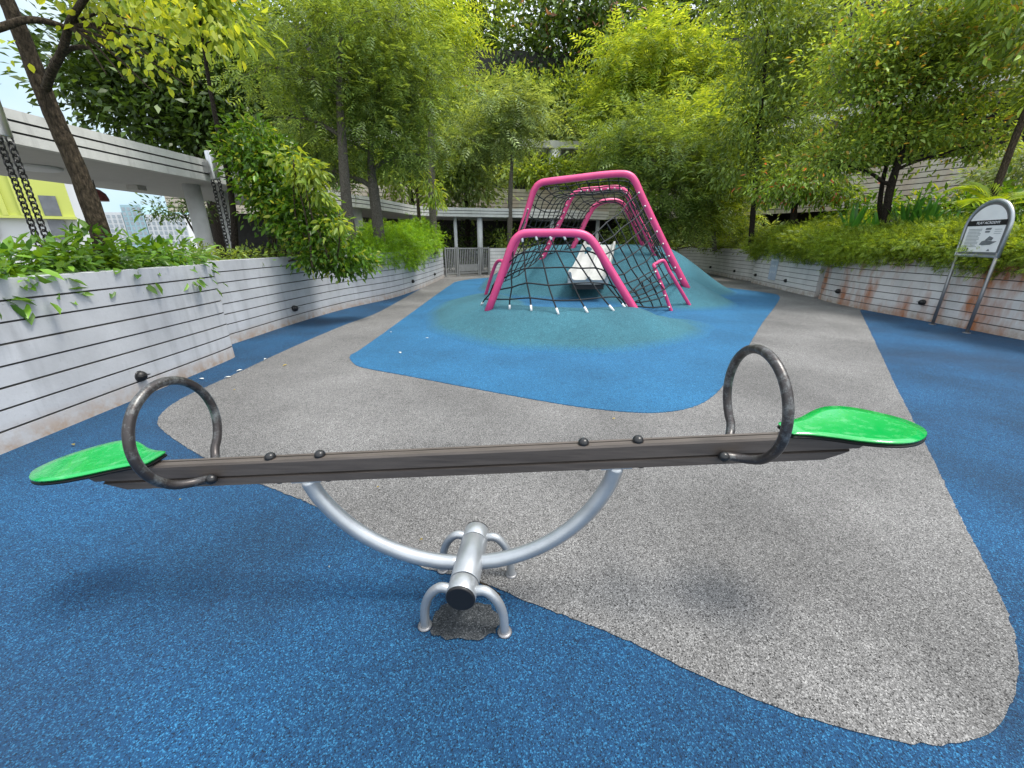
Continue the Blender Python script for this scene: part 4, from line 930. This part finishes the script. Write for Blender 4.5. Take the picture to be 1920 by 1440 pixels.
terrace('lime shrubs along the top terrace left of centre', [B(x, 165 + 12 * (i % 2), 30.5, 40, 26) for i, x in enumerate(range(860, 1130, 50))], 200, 'L_lime')
terrace('green shrubs on the left part of the upper terrace', [B(x, 220 + 14 * (i % 2), 28, 60, 70) for i, x in enumerate(range(560, 830, 70))], 420, 'L_mid')
terrace('green shrubs on the right part of the upper terrace', [B(x, 190 + 14 * (i % 2), 27, 70, 80) for i, x in enumerate(range(1380, 1900, 90))], 520, 'L_mid')
terrace('shrubs with a red flowering tip on the upper terrace', [B(893, 172, 29.3, 16, 12)], 14, 'L_red')
terrace('leafy shrubs growing over the terrace slab behind the twin trunk tree', [B(x, 280 + 22 * (i % 2), 20.5, 60, 45) for i, x in enumerate(range(1460, 1960, 75))], 420, 'L_mid', L=.26, W=.1)
terrace('dark ivy hanging down the recessed wall at top centre', [B(x, 105, 31.5, 40, 34) for x in (880, 930, 985, 1040)], 130, 'L_dark')
# tall back trees
for i, (px, py, Y, mt, lab) in enumerate([(620, 20, 33, 'L_dark', 'tall dark tree at the back, far left of the group'), (800, 40, 34, 'L_dark', 'tall dark tree at the back above the round trees'),
        (900, 60, 34, 'L_mid', 'tall mid green tree at the back, left of the pink tipped one'), (1230, 20, 36, 'L_dark', 'tall dark tree at the back behind the lime crowns'), (1380, 20, 36, 'L_dark', 'tall dark tree at the back right of centre'),
        (1560, 0, 34, 'L_mid', 'tall green tree at the back behind the right hand crowns'), (1760, 20, 33, 'L_dark', 'tall dark tree at the back on the far right')]):
    plain_tree(lab, px, Y, [B(px + dx, py + dy, Y, 75, 55) for dx, dy in ((0, 0), (-55, 30), (55, 20), (-20, -60), (50, -55), (0, 75), (-60, 90), (60, 85))], 330, 14, 1.3, .48, .2, mt, r=.4, name='tall_tree', limbr=.3)
plain_tree('tall dark tree with pink tipped leaves at top centre', 1090, 32, [B(1090 + dx, 60 + dy, 32, 60, 45) for dx, dy in ((0, 0), (-55, -20), (55, -10), (-20, -60), (50, -65), (0, 45), (-70, 30), (60, 45))], 430, 14, 1.0, .42, .18, 'L_pink', r=.35, name='tall_tree', limbr=.3)
# ---- centre right fine leaved trees
feather('tall lime green fine leaved tree right of the climbing frame, back row', [at(1240, 470, 24.5), at(1240, 380, 24.5), at(1235, 280, 24.5), at(1240, 160, 24.5)], [.16, .14, .1, .05],
        [B(1180, 120, 24.5, 50, 45), B(1240, 95, 24.5, 55, 40), B(1300, 110, 24.5, 48, 42), B(1200, 180, 24.5, 60, 45), B(1270, 185, 24.5, 60, 45), B(1330, 180, 24.5, 40, 40), B(1150, 200, 24.5, 40, 35)], 430, 9, cs=1.0, L=.75, mat='L_lime')
feather('dark green fine leaved tree just behind the tallest pink arch', [at(1230, 475, 17.5), at(1232, 430, 17.5), at(1240, 380, 17.5), at(1245, 300, 17.5)], [.12, .1, .08, .04],
        [B(1160, 290, 19, 55, 45), B(1220, 300, 17.5, 60, 50), B(1270, 360, 17.5, 60, 55), B(1230, 410, 17.5, 45, 40), B(1300, 290, 17.5, 60, 45), B(1190, 250, 18, 55, 40), B(1300, 420, 17.5, 40, 30)], 430, 9, cs=.8, L=.5, mat='L_feather')
feather('bushy mid green fine leaved tree between the pink arch and the slim trunk', [at(1340, 470, 18.5), at(1335, 400, 18.5), at(1330, 300, 18.5), at(1340, 220, 18.5)], [.1, .09, .07, .04],
        [B(1290, 235, 20, 65, 45), B(1350, 250, 18.5, 60, 50), B(1360, 330, 18.5, 55, 50), B(1300, 340, 19, 50, 45), B(1370, 400, 18.5, 45, 35)], 360, 9, cs=.8, L=.5, mat='L_lime')
bush('pale leafy shrubs on the right planter behind the far wall', [(6.8, 24, 1.5, 1.6, .7, .8), (9.4, 23.2, 1.5, 1.2, .7, .8), (10.6, 20.5, 1.6, .8, 1.4, .8), (10.3, 17.8, 1.5, .7, 1.4, .7)], 520, 10, .4, .2, .06, 'L_grey')
bush('low leafy edging along the far right wall top', [(8.7, 22.7, 1.15, .9, .4, .25), (9.75, 21, 1.15, .35, .9, .22), (9.65, 18.8, 1.15, .35, 1.2, .22), (9.45, 16.6, 1.15, .35, .9, .22)], 300, 9, .2, .11, .04, 'L_mid')
# ---- right planter
tree('slim trunk tree with hanging long leaves at the start of the right planter', [at(1408, 460, 15), at(1411, 410, 15), at(1416, 350, 15), at(1420, 270, 15), at(1430, 170, 15), at(1440, 60, 15)], [.09, .085, .075, .07, .05, .03],
     [B(1400, 230, 15, 62, 50), B(1470, 220, 15, 65, 50), B(1430, 150, 15, 70, 50), B(1500, 130, 15, 60, 55), B(1440, 60, 15, 75, 55), B(1390, 310, 15, 60, 38), B(1480, 300, 15, 70, 38), B(1520, 40, 15, 70, 60), B(1410, -20, 15, 70, 50)],
     900, 15, .6, .19, .052, 'L_mid', 'B_dark', 'quad', droop=.35, flat=.38, name='slim_tree', lvar=.45)
tree('twin trunk tree with a wide spreading crown over the right planter', [at(1660, 470, 10), at(1660, 420, 10), at(1668, 360, 10), at(1688, 290, 10), at(1712, 200, 10), at(1750, 110, 10), at(1790, 10, 10)], [.085, .08, .075, .07, .055, .045, .03],
     [B(1620, 260, 10, 85, 38), B(1560, 300, 10, 70, 30), B(1700, 250, 10, 90, 40), B(1780, 240, 10, 80, 42), B(1640, 180, 10, 90, 50), B(1740, 160, 10, 95, 50), B(1840, 170, 9.8, 70, 50), B(1680, 90, 10, 100, 50), B(1800, 90, 10, 90, 50), B(1600, 110, 10, 70, 50), B(1720, 10, 10, 110, 50), B(1860, 30, 9.8, 80, 60), B(1850, 270, 9.6, 40, 28)],
     1300, 17, .55, .105, .048, 'L_right', 'B_dark', 'hex', droop=.1, up=.82, flat=.28, limbr=.6, name='spreading_tree', fork=.35,
     extra=lambda a, T, rr: a.tube(cr([at(1664, 440, 10.2), at(1650, 395, 10.3), at(1655, 340, 10.3), at(1668, 270, 10.3), at(1640, 190, 10.2)], 5), list(np.linspace(.06, .03, 21)), 9))
tree('bushy tree with red new leaves behind the right hedge', [at(1490, 450, 13.5), at(1488, 410, 13.5), at(1492, 370, 13.5), at(1500, 330, 13.5)], [.1, .09, .08, .05], [B(1475, 345, 13.4, 45, 25), B(1530, 350, 13.2, 50, 24), B(1580, 360, 13, 35, 20), B(1440, 360, 13.6, 35, 22)], 230, 10, .35, .18, .055, 'L_red', 'B_dark', 'hex', droop=.8, name='red_tipped_tree')
tree('leaning thin trunk tree at the right edge behind the sign', [at(1850, 420, 8.6), at(1858, 380, 8.6), at(1880, 320, 8.6), at(1905, 255, 8.6), at(1935, 180, 8.6), at(1975, 80, 8.6)], [.07, .065, .06, .055, .045, .03],
     [B(1940, 60, 8.6, 70, 50), B(1990, 160, 8.6, 60, 50), B(1900, -30, 8.6, 80, 40)], 160, 11, .42, .15, .06, 'L_right', 'B_brown', 'hex', droop=.5, name='leaning_tree')
bush('grey green shrubs behind the leaning trunk at the right edge', [B(1900, 330, 12.5, 45, 45), B(1960, 300, 12, 60, 60), B(1840, 330, 13.5, 30, 25)], 260, 11, .4, .16, .05, 'L_grey')
def hedge(label, pts, ncl, r=.5, z=1.28, rz=.36, mat='L_fernR', L=.2):
    return bush(label, [(x, y, z + .05 + (q[0] if q else 0), r, r * 1.25, rz) for x, y, *q in pts], int(ncl * 4.2), 4, .11, L * .58, 0, mat, 'feathery_hedge', 'frond', 'hedge', 0, droop=.05, up=.5, shell=.2, K=6, lw=.36)
hedge('feathery green hedge mound left of the faded wall sign', [(9.0, 14.9, .02), (8.95, 14.0, .12), (8.75, 13.0, .08), (8.55, 12.1, .05), (8.4, 11.3, .02), (9.7, 13, .35), (9.6, 12, .35)], 1100, r=.55, L=.24, rz=.42)
hedge('low feathery green hedge hanging over the rusty wall left of the sign', [(8.1, 10.5, .05), (8.0, 10.0, -.08), (8.0, 9.3, -.05), (7.95, 8.6, -.02), (8.0, 7.9, .03), (8.6, 9.6, .12), (8.6, 8.6, .12), (8.5, 7.8, .12)], 1250, rz=.3, L=.19)
hedge('feathery green hedge around the foot of the arched sign board', [(8.06, 7.3, -.1), (8.06, 6.7, -.14), (8.0, 6.0, -.06), (8.3, 6.8, .03), (7.9, 5.5, .05), (8.0, 5.0, .12), (8.4, 5.8, .22), (8.4, 5.0, .3)], 1400, r=.42, rz=.27, L=.17)
# strap-leaf plants
def strap(label, x, y, z, n, L, w_, mat='L_strap', spread=.5):
    root = empty('strap_leaf_plant', (x, y, z), label, 'plant', 'strap leaf plants in the right planter'); a = MB()
    for i in range(n):
        an = random.uniform(0, 6.28); sp = random.uniform(.1, 1) * spread; l = L * random.uniform(.7, 1.1); d_ = Vector((math.cos(an), math.sin(an), 0)); s_ = Vector((-d_.y, d_.x, 0)); V = []
        for k in range(7):
            t = k / 6; c = Vector((x, y, z)) + d_ * (sp * l * t ** 1.4 + .03) + Vector((0, 0, l * (t - .28 * sp * t * t * 1.6))); ww = w_ * (math.sin(math.pi * min(1, t * .8 + .15)) if t < 1 else .02)
            V += [c - s_ * ww, c + Vector((0, 0, -ww * .5)), c + s_ * ww]
        a.add(V, [q for k in range(6) for q in ((k * 3, k * 3 + 1, k * 3 + 4, k * 3 + 3), (k * 3 + 1, k * 3 + 2, k * 3 + 5, k * 3 + 4))])
    a.build('leaves', M[mat], root); return root
for (px, Y, z, n, L, lab) in [(1600, 10.6, 1.25, 26, 1.0, 'dark green strap leaf plant furthest left behind the right hedge'), (1640, 11, 1.25, 20, .95, 'dark green strap leaf plant left of the twin trunks'),
        (1700, 9.6, 1.3, 24, 1.05, 'dark green strap leaf plant right of the twin trunks'), (1735, 9.2, 1.3, 26, .95, 'tall strap leaf plant in the middle of the right planter'), (1790, 9.4, 1.2, 18, .85, 'strap leaf plant nearest the left side of the sign')]:
    strap(lab, at(px, 420, Y).x, Y, z + .1, n, L, .055, spread=.5)
bush('broad leafy shrubs behind the strap leaf plants', [B(1790, 400, 10.4, 40, 35), B(1850, 400, 10, 40, 40), B(1720, 400, 12, 50, 30), B(1620, 400, 12.5, 50, 28), B(1900, 400, 9, 40, 40)], 330, 10, .3, .17, .06, 'L_broad', shape='hex')
# palm
def palm(x, y, z):
    root = empty('palm', (x, y, z), 'bright yellow green palm fan just behind the arched sign', 'palm'); a = MB()
    for (an, el, l) in [(R(150), R(55), 1.2), (R(100), R(70), 1.0), (R(30), R(45), 1.3), (R(200), R(35), 1.1), (R(-10), R(30), 1.3)]:
        d0 = Vector((math.cos(an) * math.cos(el), math.sin(an) * math.cos(el), math.sin(el))); s_ = d0.cross(Vector((0, 0, 1))).normalized(); P = []
        for k in range(13):
            t = k / 12; P.append(Vector((x, y, z)) + d0 * l * t + Vector((0, 0, -.5 * l * t * t)))
        for k in range(2, 13):
            for q in (-1, 1):
                dd = (s_ * q * .8 + (P[k] - P[k - 1]).normalized() * .7 + Vector((0, 0, -.1))).normalized(); ll = .46 * math.sin(math.pi * (k / 13 * .8 + .15)); nn_ = (P[k] - P[k - 1]).normalized()
                a.add([P[k] - nn_ * .012, P[k] + dd * ll * .5 + nn_ * .03, P[k] + dd * ll + Vector((0, 0, -.04)), P[k] + dd * ll * .5 - nn_ * .03], [(0, 1, 2, 3)])
    a.build('leaves', M['L_palm'], root)
    a = MB(); a.tube([(x, y, 1.0), (x, y, z + .02)], [.05, .035], 8); a.build('trunk', M['B_brown'], root)
pp = at(1868, 392, 8.2); palm(pp.x, pp.y, 2.0)

# ---------------------------------------------------------------- litter on the ground
M['litter'] = leafmat('fallen leaf', (.3, .24, .08), (.5, .42, .16)); M['litterw'] = plain('pale fallen petal', (.62, .62, .58), .7)
def litter(px, py, z, L, mat, lab, name='fallen_leaf', rot=None):
    p = gp(px, py, z); rot = random.uniform(0, 6.28) if rot is None else rot; d_ = Vector((math.cos(rot), math.sin(rot), 0)); s_ = Vector((-d_.y, d_.x, 0)); a = MB(); L *= .55
    V = [p, p + d_ * L * .3 + s_ * L * .2 + Vector((0, 0, .006)), p + d_ * L * .7 + s_ * L * .17 + Vector((0, 0, .008)), p + d_ * L + Vector((0, 0, .002)), p + d_ * L * .7 - s_ * L * .17 + Vector((0, 0, .006)), p + d_ * L * .3 - s_ * L * .2 + Vector((0, 0, .009))]
    a.add(V, [(0, 1, 2, 3), (0, 3, 4, 5)]); return tag(a.build(name, M[mat], None, p), lab, 'leaf', 'fallen leaves on the rubber floor')
for (x, y, L, mt, lab) in [(372, 710, .13, 'litterw', 'pale fallen leaf on the blue strip, nearest the left handle'), (420, 708, .12, 'litterw', 'pale fallen leaf on the blue strip right of another pale one'), (455, 693, .13, 'litterw', 'pale fallen leaf on the blue strip near the wall end'),
        (530, 686, .12, 'litter', 'yellow fallen leaf on the grey path left of the island corner'), (441, 731, .05, 'litter', 'tiny yellow leaf on the grey path above the left handle'), (731, 622, .11, 'litterw', 'pale leaf on the left edge of the blue island, upper'), (752, 662, .13, 'litterw', 'pale leaf on the blue island, lower left'), (797, 634, .1, 'litterw', 'pale leaf on the blue island beside the mound foot'),
        (706, 914, .028, 'litter', 'tiny yellow leaf on the grey rubber under the beam'), (793, 1011, .03, 'litter', 'tiny yellow leaf on the grey rubber left of the hub'), (616, 1062, .022, 'litterw', 'small pale pebble like bit on the blue rubber left of the hub'), (340, 936, .02, 'litter', 'tiny yellow speck on the blue rubber below the left seat'), (1148, 785, .05, 'litter', 'yellow leaf on the grey path at the island edge'),
        (500, 672, .1, 'litterw', 'pale leaf by the end of the nearest left wall'), (1745, 596, .14, 'litterw', 'pale leaf on the blue rubber at the foot of the rusty wall'), (140, 835, .08, 'litter', 'brown leaf at the foot of the nearest left wall, right one'), (60, 822, .09, 'litter', 'brown leaf at the foot of the nearest left wall, left one')]:
    litter(x, y, .014, L, mt, lab)
p1, p2 = gp(890, 1088, .02), gp(938, 1116, .014); a = MB(); a.tube(cr([p1, p1.lerp(p2, .5) + Vector((.004, .003, .004)), p2], 3), [.004] * 7, 6)
tag(a.build('twig', M['B_brown'], None, p2), 'short brown dry twig lying beside the seesaw hub', 'twig')
print('LEAVES', TOTAL[0])
